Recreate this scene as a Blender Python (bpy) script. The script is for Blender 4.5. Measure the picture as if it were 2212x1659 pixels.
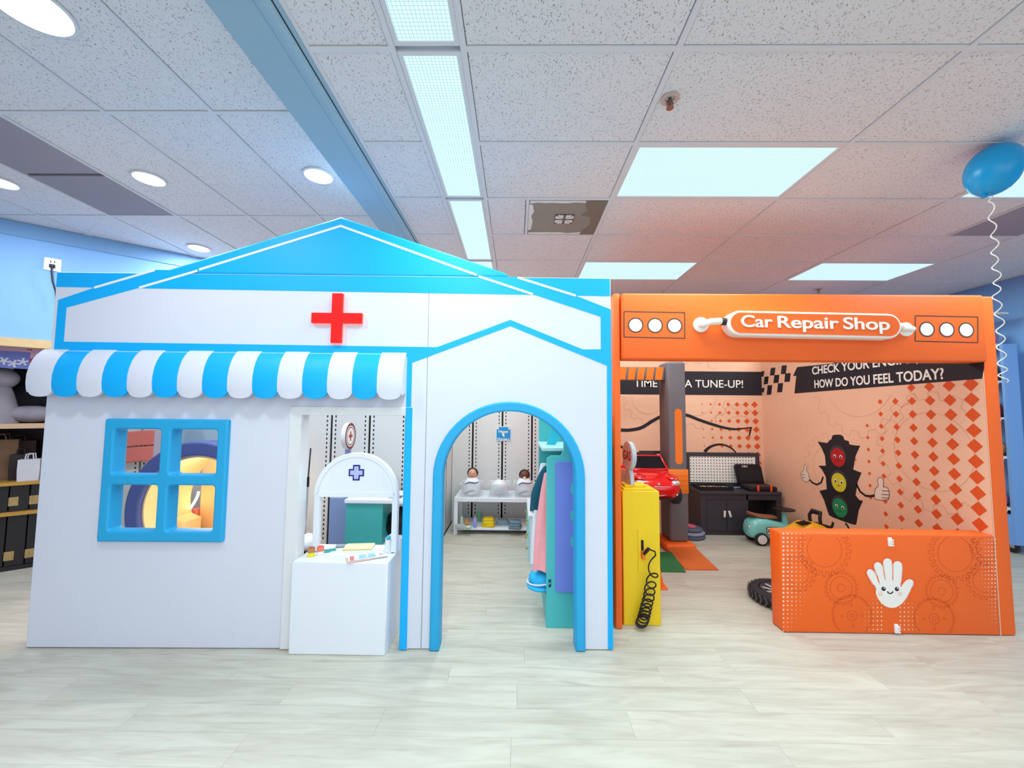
import bpy, bmesh, math, random
from math import sin, cos, pi, radians as R_
from mathutils import Vector as V, Matrix
random.seed(7)
for o in list(bpy.data.objects): bpy.data.objects.remove(o)
SC = bpy.context.scene
COL = SC.collection

# ---------------------------------------------------------------- camera
FPX, CAMH = 867.0, 1.515
PITCH, ROLL, YAW = .0646, .0087, -.0115
_R0 = V((cos(YAW), -sin(YAW), 0)); _F0 = V((sin(YAW), cos(YAW), 0)); _U0 = V((0, 0, 1))
CF = _F0*cos(PITCH) + _U0*sin(PITCH); _U = _U0*cos(PITCH) - _F0*sin(PITCH)
CR = _R0*cos(ROLL) + _U*sin(ROLL); CU = _U*cos(ROLL) - _R0*sin(ROLL)
CAM = V((0, 0, CAMH))
cd = bpy.data.cameras.new('camera'); cam = bpy.data.objects.new('camera', cd); COL.objects.link(cam)
cd.sensor_fit = 'HORIZONTAL'; cd.sensor_width = 36; cd.lens = FPX/2212*36; cd.clip_start = .02
m = Matrix((CR, CU, -CF)).transposed().to_4x4(); m.translation = CAM; cam.matrix_world = m
SC.camera = cam
# ---------------------------------------------------------------- light, exposure
SC.view_settings.view_transform = 'Standard'; SC.view_settings.look = 'None'
SC.view_settings.gamma = 1; SC.view_settings.use_curve_mapping = False
SC.view_settings.exposure = 0.02
W = bpy.data.worlds.new('fill_daylight'); SC.world = W; W.use_nodes = True
W.node_tree.nodes['Background'].inputs[0].default_value = (.93, .97, 1, 1)
W.node_tree.nodes['Background'].inputs[1].default_value = 1.95  # ambient fill that enters through the added front opening
P_TROFFER, P_STRIP, P_DOWN = 30, 15, 16
TUBE = (.8, 1, .98)

# ---------------------------------------------------------------- pixel helpers (directions from the photo, distance from planes)
def ray(u, v): return CF + CR*((u-1106)/FPX) - CU*((v-829.5)/FPX)
def wy(u, v, Y): d = ray(u, v); return CAM + d*(Y/d.y)
def wx(u, v, X): d = ray(u, v); return CAM + d*(X/d.x)
def wz(u, v, z): d = ray(u, v); return CAM + d*((z-CAMH)/d.z)

# ---------------------------------------------------------------- materials
def lin(h):
    h = h.lstrip('#'); c = [int(h[i:i+2], 16)/255 for i in (0, 2, 4)]
    return tuple(x/12.92 if x <= .04045 else ((x+.055)/1.055)**2.4 for x in c) + (1,)
MATS = {}
def mat(name, col, rough=.55, var=.06, scale=8, bump=0, bscale=300, metal=0, emit=0, alpha=1, trans=0, coat=0, spec=.4):
    if name in MATS: return MATS[name]
    ma = bpy.data.materials.new(name); MATS[name] = ma; ma.use_nodes = True
    nt = ma.node_tree; b = nt.nodes['Principled BSDF']; L = nt.links
    c = lin(col)
    tc = nt.nodes.new('ShaderNodeTexCoord')
    no = nt.nodes.new('ShaderNodeTexNoise'); no.inputs['Scale'].default_value = scale; no.inputs['Detail'].default_value = 5
    L.new(tc.outputs['Object'], no.inputs['Vector'])
    mx = nt.nodes.new('ShaderNodeMix'); mx.data_type = 'RGBA'
    mx.inputs[6].default_value = tuple(x*(1-var) for x in c[:3]) + (1,)
    mx.inputs[7].default_value = tuple(min(1, x*(1+var)) for x in c[:3]) + (1,)
    L.new(no.outputs['Fac'], mx.inputs[0]); L.new(mx.outputs[2], b.inputs['Base Color'])
    b.inputs['Roughness'].default_value = rough; b.inputs['Metallic'].default_value = metal
    b.inputs['Specular IOR Level'].default_value = spec
    b.inputs['Alpha'].default_value = alpha; b.inputs['Transmission Weight'].default_value = trans
    b.inputs['Coat Weight'].default_value = coat
    if emit:
        L.new(mx.outputs[2], b.inputs['Emission Color']); b.inputs['Emission Strength'].default_value = emit
    if bump:
        n2 = nt.nodes.new('ShaderNodeTexNoise'); n2.inputs['Scale'].default_value = bscale; n2.inputs['Detail'].default_value = 2
        L.new(tc.outputs['Object'], n2.inputs['Vector'])
        bp = nt.nodes.new('ShaderNodeBump'); bp.inputs['Strength'].default_value = bump; bp.inputs['Distance'].default_value = .004
        L.new(n2.outputs['Fac'], bp.inputs['Height']); L.new(bp.outputs['Normal'], b.inputs['Normal'])
    return ma
def nodes(name):
    ma = bpy.data.materials.new(name); ma.use_nodes = True; MATS[name] = ma
    return ma, ma.node_tree, ma.node_tree.nodes['Principled BSDF'], ma.node_tree.links
WHITE = mat('white_vinyl', '#dfe1f0', .55, .02, 3, .12, 180)
FRAMEW = mat('frame_white', '#e6e6ea', .5, .02)
BLUE = mat('blue_vinyl', '#00b2ff', .5, .03, 3, .1, 180)
TRIMB = mat('trim_blue', '#26a9e2', .5, .03, 3, .1, 180)
ORANGE = mat('orange_vinyl', '#f9681d', .5, .04, 3, .12, 150)
BLACK = mat('black_plastic', '#15131a', .45)
DARK = mat('dark_gap', '#0b0a0e', .8)
PEACH = mat('peach_print', '#f3bda0', .6, .03)
PRINTK = mat('black_print', '#231c26', .6)
PRINTW = mat('white_print', '#f6efe9', .6, .01)
PRINTO = mat('orange_print', '#e2541f', .6, .03)
LINEO = mat('orange_line_print', '#de5416', .6)
LINEP = mat('faint_line_print', '#d99c80', .6)
DBR = mat('brown_line_print', '#5d3a33', .6)
GLOSSW = mat('white_laminate', '#eef1fb', .25, .01, spec=.5)
TEAL = mat('teal_laminate', '#4cbcc0', .4, .03)
TEAL2 = mat('teal_green_laminate', '#47b3b2', .4, .03)
PURP = mat('lavender_laminate', '#6f86dd', .4, .03)
CHAR = mat('charcoal_paint', '#3b3640', .5, .05)
GREYV = mat('grey_vinyl', '#6a666d', .55, .04, 4, .1, 150)
ORV = mat('lift_orange', '#ee7a1c', .5, .04)
YEL = mat('yellow_paint', '#f0c81a', .45, .03)
RED = mat('car_red', '#dc1216', .18, .03, coat=.8)
CHROME = mat('chrome', '#d9dbe0', .2, .02, metal=.9)
SILV = mat('silver_paint', '#b9bdc4', .35, .03)
RUBBER = mat('rubber', '#26252b', .7, .15, 30)
CLOTHW = mat('white_cloth', '#eef0f6', .9, .05, 20, .5, 60)
WALLB = mat('wall_blue', '#88b9f0', .7, .03, 2)
BEAMB = mat('beam_blue', '#96b7cb', .6, .03, 2)
CEILW = mat('ceiling_grid_white', '#d9dae0', .6, .02)
WALLW = mat('wall_white', '#dcdcdc', .6, .03, 2)
CREAM = mat('cream_vinyl', '#f6d9a4', .6, .03)
CORAL = mat('coral_vinyl', '#e98177', .6, .03)
NAVY = mat('navy_vinyl', '#4c5a96', .55, .05)
WOOD = mat('light_wood', '#d9b98c', .5, .15, 25)

# ---------------------------------------------------------------- mesh helpers
class MB:
    def __init__(s): s.v = []; s.f = []
    def add(s, vs, fs):
        n = len(s.v); s.v += [V(p) for p in vs]; s.f += [tuple(i+n for i in f) for f in fs]; return s
    def box(s, x0, x1, y0, y1, z0, z1):
        return s.add([(x0,y0,z0),(x1,y0,z0),(x1,y1,z0),(x0,y1,z0),(x0,y0,z1),(x1,y0,z1),(x1,y1,z1),(x0,y1,z1)],
            [(3,2,1,0),(4,5,6,7),(0,1,5,4),(1,2,6,5),(2,3,7,6),(3,0,4,7)])
    def loft(s, rings, cap=True, closed=False):
        n = len(rings[0]); vs = [p for r in rings for p in r]; fs = []
        m_ = len(rings)
        for i in range(m_ if closed else m_-1):
            a, b = i*n, ((i+1) % m_)*n
            for j in range(n): k = (j+1) % n; fs.append((a+j, a+k, b+k, b+j))
        if cap and not closed: fs.append(tuple(range(n))[::-1]); fs.append(tuple((m_-1)*n+j for j in range(n)))
        return s.add(vs, fs)
    def tube(s, pts, r, n=8, closed=False):
        pts = [V(p) for p in pts]; rings = []; up = None
        rr = r if isinstance(r, (list, tuple)) else [r]*len(pts)
        for i, p in enumerate(pts):
            if closed: d = pts[(i+1) % len(pts)] - pts[i-1]
            else: d = pts[min(i+1, len(pts)-1)] - pts[max(i-1, 0)]
            d.normalize()
            if up is None: up = V((0,0,1)) if abs(d.z) < .9 else V((0,1,0))
            a = d.cross(up)
            if a.length < 1e-5: a = d.cross(V((1,0,0)))
            a.normalize(); b = a.cross(d).normalized(); up = b
            rings.append([p + (a*cos(2*pi*k/n) + b*sin(2*pi*k/n))*rr[i] for k in range(n)])
        return s.loft(rings, True, closed)
    def cyl(s, p0, p1, r, n=16, r1=None): return s.tube([p0, p1], [r, r if r1 is None else r1], n)
    def lathe(s, c, prof, n=20, axis='z'):
        rings = []
        for r, h in prof:
            ring = []
            for k in range(n):
                a = 2*pi*k/n; x, y = max(r, 1e-4)*cos(a), max(r, 1e-4)*sin(a)
                ring.append(V(c) + (V((x,y,h)) if axis == 'z' else V((x,-h,y)) if axis == 'y' else V((h,x,y))))
            rings.append(ring)
        return s.loft(rings, False)
    def ball(s, c, rx, ry=None, rz=None, n=16, m_=10, wob=0, seed=0):
        ry = rx if ry is None else ry; rz = rx if rz is None else rz; rg = random.Random(seed); rings = []
        ph = [rg.uniform(0, 6.28) for _ in range(4)]
        for i in range(m_+1):
            t = pi*(.001 + i/m_*.998); ring = []
            for k in range(n):
                a = 2*pi*k/n
                w = 1 + wob*(sin(3*a+ph[0]+2*t)*.5 + sin(5*a-4*t+ph[1])*.3 + sin(7*t+2*a+ph[2])*.3)
                ring.append(V(c) + V((rx*sin(t)*cos(a)*w, ry*sin(t)*sin(a)*w, -rz*cos(t)*w)))
            rings.append(ring)
        return s.loft(rings)
    def obj(s, name, ma, parent=None, smooth=None):
        me = bpy.data.meshes.new(name); me.from_pydata([tuple(p) for p in s.v], [], s.f)
        bm = bmesh.new(); bm.from_mesh(me); bmesh.ops.recalc_face_normals(bm, faces=bm.faces); bm.to_mesh(me); bm.free()
        return put(name, me, ma, parent, smooth)
def put(name, me, ma, parent=None, smooth=None):
    if ma is not None: me.materials.clear(); me.materials.append(ma)
    if smooth is not None: me.shade_smooth(); me.set_sharp_from_angle(angle=R_(smooth))
    o = bpy.data.objects.new(name, me); COL.objects.link(o)
    if parent is not None: o.parent = parent
    return o
def rbox(name, x0, x1, y0, y1, z0, z1, r, ma, parent=None, seg=2):
    bm = bmesh.new(); q = MB().box(x0,x1,y0,y1,z0,z1)
    vs = [bm.verts.new(p) for p in q.v]
    for f in q.f: bm.faces.new([vs[i] for i in f])
    bmesh.ops.recalc_face_normals(bm, faces=bm.faces)
    bmesh.ops.bevel(bm, geom=bm.edges[:], offset=r, segments=seg, profile=.5, affect='EDGES')
    me = bpy.data.meshes.new(name); bm.to_mesh(me); bm.free()
    return put(name, me, ma, parent, 40)
def FY(y0): return (V((0,y0,0)), V((1,0,0)), V((0,0,1)), V((0,-1,0)))        # loops (x,z), faces the camera
def FX(x0): return (V((x0,0,0)), V((0,-1,0)), V((0,0,1)), V((-1,0,0)))       # loops (-y,z), faces -x
def FZ(z0): return (V((0,0,z0)), V((1,0,0)), V((0,1,0)), V((0,0,1)))         # loops (x,y), faces up
def plate_me(name, loops, fr, th=.002, bev=0, bseg=2, off=0):
    cu = bpy.data.curves.new(name, 'CURVE'); cu.dimensions = '2D'; cu.fill_mode = 'BOTH'
    cu.extrude = max(th/2-bev, 0); cu.bevel_depth = bev; cu.bevel_resolution = bseg; cu.offset = off-bev
    for lp in loops:
        sp = cu.splines.new('POLY'); sp.points.add(len(lp)-1); sp.use_cyclic_u = True
        for i, p in enumerate(lp): sp.points[i].co = (p[0], p[1], 0, 1)
    return conv(cu, name, fr, th)
def conv(cu, name, fr, th, sc=None):
    ob = bpy.data.objects.new(name, cu); me = bpy.data.meshes.new_from_object(ob)
    O, X, Y, Z = fr
    for v in me.vertices:
        a, b, c = v.co if sc is None else sc(v.co)
        v.co = O + X*a + Y*b + Z*(c - th/2)
    bpy.data.objects.remove(ob); bpy.data.curves.remove(cu)
    me.name = name; return me
def plate(name, loops, fr, th, ma, parent=None, bev=0, smooth=40, off=0):
    return put(name, plate_me(name, loops, fr, th, bev, 2, off), ma, parent, smooth)
def text(name, s, fr, a0, b0, a1, b1, h, ma, parent=None, th=.002, bold=.0, spacing=1.0):
    """flat lettering, baseline (a0,b0)-(a1,b1) and cap height h (or (h0,h1)) in frame fr"""
    cu = bpy.data.curves.new(name, 'FONT'); cu.body = s; cu.size = 1; cu.extrude = .001; cu.offset = bold; cu.space_character = spacing
    ob = bpy.data.objects.new(name, cu); me0 = bpy.data.meshes.new_from_object(ob)
    xs = [v.co.x for v in me0.vertices]; x0, x1 = min(xs), max(xs)
    h0, h1 = h if isinstance(h, tuple) else (h, h)
    O, X, Y, Z = fr
    for v in me0.vertices:
        t = (v.co.x-x0)/(x1-x0)
        a = a0 + (a1-a0)*t; b = b0 + (b1-b0)*t + v.co.y/.73*(h0+(h1-h0)*t)
        v.co = O + X*a + Y*b + Z*(0 if v.co.z < 0 else th)
    bpy.data.objects.remove(ob); bpy.data.curves.remove(cu)
    return put(name, me0, ma, parent)
def circ(cx, cy, r, n=32, ry=None): return [(cx+r*cos(2*pi*k/n), cy+(ry or r)*sin(2*pi*k/n)) for k in range(n)]
def rrect(x0, x1, y0, y1, r, n=5):
    out = []
    for cx, cy, a0 in ((x1-r,y1-r,0),(x0+r,y1-r,90),(x0+r,y0+r,180),(x1-r,y0+r,270)):
        out += [(cx+r*cos(R_(a0+90*k/n)), cy+r*sin(R_(a0+90*k/n))) for k in range(n+1)]
    return out
def line(pts, w):
    """2D polyline -> closed band outline of width w"""
    pts = [V((p[0], p[1])) for p in pts]; l, r = [], []
    for i, p in enumerate(pts):
        d = pts[min(i+1, len(pts)-1)] - pts[max(i-1, 0)]
        d.normalize(); n = V((-d.y, d.x))*(w[i] if isinstance(w, list) else w)*.5
        l.append(p+n); r.append(p-n)
    return [tuple(p) for p in l] + [tuple(p) for p in r[::-1]]
def smooth2(pts, n=5):
    out = []; P = [pts[0]] + list(pts) + [pts[-1]]
    for i in range(1, len(P)-2):
        for k in range(n):
            t = k/n; out.append(tuple(.5*((2*P[i][j]) + (P[i+1][j]-P[i-1][j])*t + (2*P[i-1][j]-5*P[i][j]+4*P[i+1][j]-P[i+2][j])*t*t + (3*P[i][j]-P[i-1][j]-3*P[i+1][j]+P[i+2][j])*t**3) for j in range(len(P[i]))))
    return out + [tuple(pts[-1])]
def gear(cx, cy, r, teeth, d, rot=0):
    out = []
    for k in range(teeth):
        a = 2*pi*k/teeth+rot; w = 2*pi/teeth
        for f, rr in ((0, r), (.45, r), (.55, r+d), (.95, r+d)): out.append((cx+rr*cos(a+w*f), cy+rr*sin(a+w*f)))
    return out
def ring2(lp, w):
    cx = sum(p[0] for p in lp)/len(lp); cy = sum(p[1] for p in lp)/len(lp); o = []
    for x, y in lp:
        d = math.hypot(x-cx, y-cy); k = (d-w)/d; o.append((cx+(x-cx)*k, cy+(y-cy)*k))
    return [lp, o]
def flat(name, polys, fr, lift, ma, parent):
    """simple convex polygons of flat print in one mesh"""
    O, X, Y, Z = fr; b = MB()
    for lp in polys: b.add([O+X*p[0]+Y*p[1]+Z*lift for p in lp], [tuple(range(len(lp)))])
    me = bpy.data.meshes.new(name); me.from_pydata([tuple(p) for p in b.v], [], b.f)
    return put(name, me, ma, parent)
def tag(o, label, cat, group=None):
    o['label'] = label; o['category'] = cat
    if group: o['group'] = group
    return o
def thing(name, label, cat, loc=(0,0,0), rz=0, group=None):
    o = bpy.data.objects.new(name, None); COL.objects.link(o); o.empty_display_size = .05
    o.location = loc; o.rotation_euler = (0,0,rz); return tag(o, label, cat, group)
def struct(o): o['kind'] = 'structure'; return o
def area(name, loc, sx, sy, power, parent=None, shape='RECTANGLE', col=TUBE):
    l = bpy.data.lights.new(name, 'AREA'); l.shape = shape; l.size = sx; l.size_y = sy; l.energy = power; l.color = col
    o = bpy.data.objects.new(name, l); COL.objects.link(o); o.location = loc
    if parent: o.parent = parent
    return o

# ================================================================ THE SETTING
# ---- floor with separate planks
ma, nt, bs, L = nodes('plank_vinyl')
geo = nt.nodes.new('ShaderNodeNewGeometry'); oi = nt.nodes.new('ShaderNodeObjectInfo')
ad = nt.nodes.new('ShaderNodeVectorMath'); ad.operation = 'MULTIPLY_ADD'; ad.inputs[1].default_value = (1.1, 9, 1)
cx = nt.nodes.new('ShaderNodeCombineXYZ'); sc_ = nt.nodes.new('ShaderNodeMath'); sc_.operation = 'MULTIPLY'; sc_.inputs[1].default_value = 60
L.new(oi.outputs['Random'], sc_.inputs[0]); L.new(sc_.outputs[0], cx.inputs[0]); L.new(sc_.outputs[0], cx.inputs[2])
L.new(geo.outputs['Position'], ad.inputs[0]); L.new(cx.outputs[0], ad.inputs[2])
n1 = nt.nodes.new('ShaderNodeTexNoise'); n1.inputs['Scale'].default_value = 1.6; n1.inputs['Detail'].default_value = 9; n1.inputs['Roughness'].default_value = .6; n1.inputs['Distortion'].default_value = 1.2
L.new(ad.outputs[0], n1.inputs['Vector'])
cr = nt.nodes.new('ShaderNodeValToRGB'); e = cr.color_ramp.elements
e[0].position = .3; e[0].color = lin('#b7ada0'); e[1].position = .62; e[1].color = lin('#cec8bc'); el = e.new(.46); el.color = lin('#c4bcb0')
L.new(n1.outputs['Fac'], cr.inputs[0])
hs = nt.nodes.new('ShaderNodeHueSaturation'); mr = nt.nodes.new('ShaderNodeMapRange'); mr.inputs[3].default_value = .95; mr.inputs[4].default_value = 1.03
L.new(oi.outputs['Random'], mr.inputs[0]); L.new(mr.outputs[0], hs.inputs['Value']); L.new(cr.outputs[0], hs.inputs['Color'])
L.new(hs.outputs[0], bs.inputs['Base Color']); bs.inputs['Roughness'].default_value = .42; bs.inputs['Specular IOR Level'].default_value = .28
PLANK = ma
floor = struct(MB().box(-6.5, 6.5, -4.2, 6.6, -.1, -.006).obj('floor', mat('subfloor', '#b9b2a8', .7)))
pw, plen = .182, 1.22
pb = bpy.data.meshes.new('plank')
q = MB(); g = .0004
q.add([(g,g,0),(plen-g,g,0),(plen-g,pw-g,0),(g,pw-g,0),(0,0,-.0059),(plen,0,-.0059),(plen,pw,-.0059),(0,pw,-.0059)],
      [(0,1,2,3),(4,5,1,0),(5,6,2,1),(6,7,3,2),(7,4,0,3)])
pb.from_pydata([tuple(p) for p in q.v], [], q.f); pb.materials.append(PLANK)
rest = MB(); rg = random.Random(3)
for r in range(-14, 31):
    y = 1.05 + r*pw; off = (r*.47 + rg.uniform(0, .25)) % 1 * plen
    half = 1.45*(y+.3)+.4
    for c in range(-6, 7):
        x = c*plen - off
        if x > 6.4 or x < -6.6: continue
        if y > 1.0 and y < 5.1 and x+plen > -half and x < half:
            o = bpy.data.objects.new('plank', pb); COL.objects.link(o); o.location = (x, y, 0); o.parent = floor
        else: rest.add([p+V((x,y,0)) for p in q.v], q.f)
o = rest.obj('plank_field', PLANK, floor); o['kind'] = 'stuff'

# ---- ceiling
ma, nt, bs, L = nodes('acoustic_tile')
tc = nt.nodes.new('ShaderNodeNewGeometry'); mp = nt.nodes.new('ShaderNodeMapping'); mp.inputs['Scale'].default_value = (1, .55, 1); mp.inputs['Rotation'].default_value = (0, 0, .3)
L.new(tc.outputs['Position'], mp.inputs[0])
n1 = nt.nodes.new('ShaderNodeTexNoise'); n1.inputs['Scale'].default_value = 185; n1.inputs['Detail'].default_value = 1.5
L.new(mp.outputs[0], n1.inputs['Vector'])
cr = nt.nodes.new('ShaderNodeValToRGB'); e = cr.color_ramp.elements
e[0].position = .33; e[0].color = lin('#9a969d'); e[1].position = .38; e[1].color = lin('#e1e0e4')
L.new(n1.outputs['Fac'], cr.inputs[0]); L.new(cr.outputs[0], bs.inputs['Base Color']); bs.inputs['Roughness'].default_value = .9
bp = nt.nodes.new('ShaderNodeBump'); bp.inputs['Strength'].default_value = .5; bp.inputs['Distance'].default_value = .003
L.new(cr.outputs[0], bp.inputs['Height']); L.new(bp.outputs[0], bs.inputs['Normal'])
TILE = ma
GREYP = mat('grey_ceiling_panel', '#9b95a0', .7, .08, 3)
ZC, ZL = 3.05, 3.165
ceil = struct(MB().box(-.92, 6.5, -4.2, 6.6, ZC+.05, ZC+.2).box(-6.5, -1.18, -4.2, 6.6, ZL+.05, ZL+.2).obj('ceiling', CEILW))
def tile(x0, x1, y0, y1, z, ma=TILE, name='ceiling_tile'):
    return MB().box(x0+.0165, x1-.0165, y0+.0165, y1-.0165, z+.006, z+.03).obj(name, ma, ceil)
Y0, RW = 1.0069, .6096
XA, XB, XC_ = -.543, -.238, .676
cols = [(XC_+i*1.2192, XC_+(i+1)*1.2192) for i in range(4)]
lit = {(0,2),(0,5),(2,2),(2,5)}
for k in range(8):
    y0, y1 = Y0+k*RW, Y0+(k+1)*RW
    tile(-.915, XA, y0, y1, ZC)
    if k == 3:
        tile(XB, .071, y0, y1, ZC)
    else: tile(XB, XC_, y0, y1, ZC)
    for i, (a, b) in enumerate(cols):
        if (i, k) in lit: continue
        if (i, k) == (2, 3):
            tile(a, a+.61, y0, y1, ZC)
            o = tile(a+.61, b, y0, y1, ZC, GREYP, 'grey_panel'); continue
        tile(a, b, y0, y1, ZC)
for x in (XA, XB, XC_) + tuple(b for a, b in cols): MB().box(x-.013, x+.013, 1.0, 5.9, ZC, ZC+.02).obj('grid_bar', CEILW, ceil)
MB().box(.06, .082, Y0+3*RW, Y0+4*RW, ZC+.001, ZC+.02).obj('grid_bar', CEILW, ceil)
MB().box(cols[2][0]+.6, cols[2][0]+.62, Y0+3*RW, Y0+4*RW, ZC+.001, ZC+.02).obj('grid_bar', CEILW, ceil)
for k in range(9):
    y = Y0+k*RW
    MB().box(-.915, XA-.013, y-.013, y+.013, ZC+.0005, ZC+.02).obj('grid_bar', CEILW, ceil)
    MB().box(XB+.013, 5.6, y-.013, y+.013, ZC+.0005, ZC+.02).obj('grid_bar', CEILW, ceil)
# behind the camera: plain tiles joined
b = MB()
for k in range(-8, 0): b.box(-.915, 5.6, Y0+k*RW+.012, Y0+(k+1)*RW-.012, ZC+.004, ZC+.03)
b.obj('ceiling_tile_field', TILE, ceil)['kind'] = 'stuff'
# left ceiling section
lx = [-1.18, -1.722, -2.333, -2.955, -3.55, -4.16, -4.77, -5.38, -6.0]
ly = [-3.9, -2.7, -1.5, -.29, .92, 2.135, 3.35, 4.565, 5.78]
for i in range(len(lx)-1):
    for j in range(3, len(ly)-1):
        if i == 3 and j in (4, 5):
            for h_ in (0, 1):
                ya = ly[j]+(ly[j+1]-ly[j])*h_/2; yb = ly[j]+(ly[j+1]-ly[j])*(h_+1)/2
                tile(lx[i+1], lx[i], ya, yb, ZL, GREYP, 'grey_panel')
            continue
        tile(lx[i+1], lx[i], ly[j], ly[j+1], ZL)
b = MB()
for i in range(len(lx)-1): b.box(lx[i+1]+.012, lx[i]-.012, -4, ly[3]-.01, ZL+.004, ZL+.03)
b.obj('ceiling_tile_field', TILE, ceil)['kind'] = 'stuff'
for x in lx[1:]: MB().box(x-.012, x+.012, -.3, 5.9, ZL, ZL+.02).obj('grid_bar', CEILW, ceil)
for y in ly[3:]: MB().box(-6, -1.18, y-.012, y+.012, ZL+.0005, ZL+.02).obj('grid_bar', CEILW, ceil)
# blue bulkhead beam between the two ceilings
beam = struct(MB().box(-1.18, -1.0, -4.2, 6.5, 3.035, 3.35).obj('trim_1', BEAMB))
b = MB(); rings = []
for y in (-4.2, 6.5):
    rings.append([V((-1.0, y, 3.035)), V((-.985, y, 3.026)), V((-.955, y, 3.024)), V((-.935, y, 3.034)), V((-.93, y, 3.06)), V((-1.0, y, 3.06))])
b.loft(rings).obj('beam_roll', BEAMB, beam, 60)
MB().box(-.93, -.912, -4.2, 6.5, 3.045, 3.1).obj('beam_edge', BEAMB, beam)
MB().box(-.912, -.893, -4.2, 6.5, ZC+.0008, ZC+.03).obj('edge_bar', CEILW, beam)
MB().box(-.936, -.93, -4.2, 6.5, 3.042, 3.1).obj('shadow_gap', DARK, beam)

# ---- ceiling lights
ma, nt, bs, L = nodes('prismatic_lens')
tcx = nt.nodes.new('ShaderNodeTexCoord'); sx = nt.nodes.new('ShaderNodeSeparateXYZ'); L.new(tcx.outputs['Object'], sx.inputs[0])
ms = []
for ax in (0, 1):
    m1 = nt.nodes.new('ShaderNodeMath'); m1.operation = 'MULTIPLY'; m1.inputs[1].default_value = 1/.0165; L.new(sx.outputs[ax], m1.inputs[0])
    m2 = nt.nodes.new('ShaderNodeMath'); m2.operation = 'FRACT'; L.new(m1.outputs[0], m2.inputs[0])
    m3 = nt.nodes.new('ShaderNodeMath'); m3.operation = 'LESS_THAN'; m3.inputs[1].default_value = .16; L.new(m2.outputs[0], m3.inputs[0]); ms.append(m3)
mm = nt.nodes.new('ShaderNodeMath'); mm.operation = 'MAXIMUM'; L.new(ms[0].outputs[0], mm.inputs[0]); L.new(ms[1].outputs[0], mm.inputs[1])
mx = nt.nodes.new('ShaderNodeMix'); mx.data_type = 'RGBA'; mx.inputs[6].default_value = lin('#e2ffff'); mx.inputs[7].default_value = lin('#9dd6dc')
L.new(mm.outputs[0], mx.inputs[0]); L.new(mx.outputs[2], bs.inputs['Emission Color']); bs.inputs['Emission Strength'].default_value = 1.0
bs.inputs['Base Color'].default_value = (.05,.06,.06,1)
LENS = ma
def troffer(name, x0, x1, y0, y1, z, power, label, group, lamp=True):
    t = thing(name, label, 'ceiling light', ((x0+x1)/2, (y0+y1)/2, z), 0, group)
    hx, hy = (x1-x0)/2-.014, (y1-y0)/2-.014; i = .02
    b = MB()
    for a in ((-hx,hx,-hy,-hy+i),(-hx,hx,hy-i,hy),(-hx,-hx+i,-hy+i,hy-i),(hx-i,hx,-hy+i,hy-i)): b.box(*a, .003, .03)
    b.obj('frame', CEILW, t)
    MB().box(-hx+i, hx-i, -hy+i, hy-i, .008, .02).obj('lens', LENS, t)
    if lamp: area('tube_lamp', (0,0,-.004), 2*hx-.06, 2*hy-.06, power, t)
    return t
GT = 'square grid ceiling light panels'
yy = lambda k: Y0+k*RW
troffer('ceiling_light_panel', *cols[0], yy(2), yy(3), ZC, P_TROFFER, 'wide grid-lens ceiling light panel directly beside the small sprinkler head', GT)
troffer('ceiling_light_panel', *cols[0], yy(5), yy(6), ZC, P_TROFFER, 'grid-lens ceiling light panel just above the corner where blue house meets orange beam', GT)
troffer('ceiling_light_panel', *cols[2], yy(2), yy(3), ZC, P_TROFFER, 'grid-lens ceiling light panel half hidden behind the blue balloon', GT)
troffer('ceiling_light_panel', *cols[2], yy(5), yy(6), ZC, P_TROFFER, 'grid-lens ceiling light panel above the right half of the orange beam', GT)
for x in (0, 2): troffer('ceiling_light_panel', *cols[x], yy(-3), yy(-2), ZC, P_TROFFER, 'grid-lens ceiling light panel out of view behind the viewer', GT)
GS = 'narrow ceiling light strips in one line'
for i, (k, lb) in enumerate([(-1,'narrow grid-lens ceiling strip cut off by the top of the photo, nearest the viewer'),(1,'long narrow grid-lens ceiling strip in full view, second from the top of the photo'),(3,'narrow grid-lens ceiling strip third in line, beside the taped grey vent'),(5,'narrow ceiling strip farthest away, only a sliver above the blue gable')]):
    troffer('ceiling_light_strip', XA, XB, yy(k), yy(k+2), ZC, P_STRIP, lb, GS)
for k in (-3, -5): troffer('ceiling_light_strip', XA, XB, yy(k), yy(k+2), ZC, P_STRIP, 'narrow grid-lens ceiling strip out of view behind the viewer', GS)
for o in list(bpy.data.objects):
    if 'out of view' in str(o.get('label', '')):
        for k_ in ('label', 'category', 'group'): del o[k_]
        o['kind'] = 'structure'
GLOW = mat('downlight_glow', '#f4fdff', .5, 0, emit=6)
dl = [((65,15),.125,'large round recessed downlight in the top left corner of the photo'),((322,386),.09,'round recessed downlight beside the grey ceiling panels'),((688,380),.09,'round recessed downlight right next to the blue beam'),((430,536),.09,'round recessed downlight just above the left slope of the gable'),((0,394),.09,'round recessed downlight cut off by the left edge of the photo')]
for (u, v), r, lb in dl:
    p = wz(u, v, ZL); t = thing('downlight', lb, 'downlight', (p.x, p.y, ZL), 0, 'round recessed downlights')
    MB().lathe((0,0,0), [(r,.006),(r+.012,.004),(r+.014,-.004),(r+.002,-.007),(r,-.003)], 32).obj('trim_ring', CEILW, t, 40)
    MB().lathe((0,0,0), [(.001,.004),(r,.004),(r,-.002),(.001,-.003)], 32).obj('lens', GLOW, t)
    area('lamp', (0,0,-.008), 2*r, 2*r, P_DOWN, t, 'DISK', (.92,.97,1))
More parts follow.
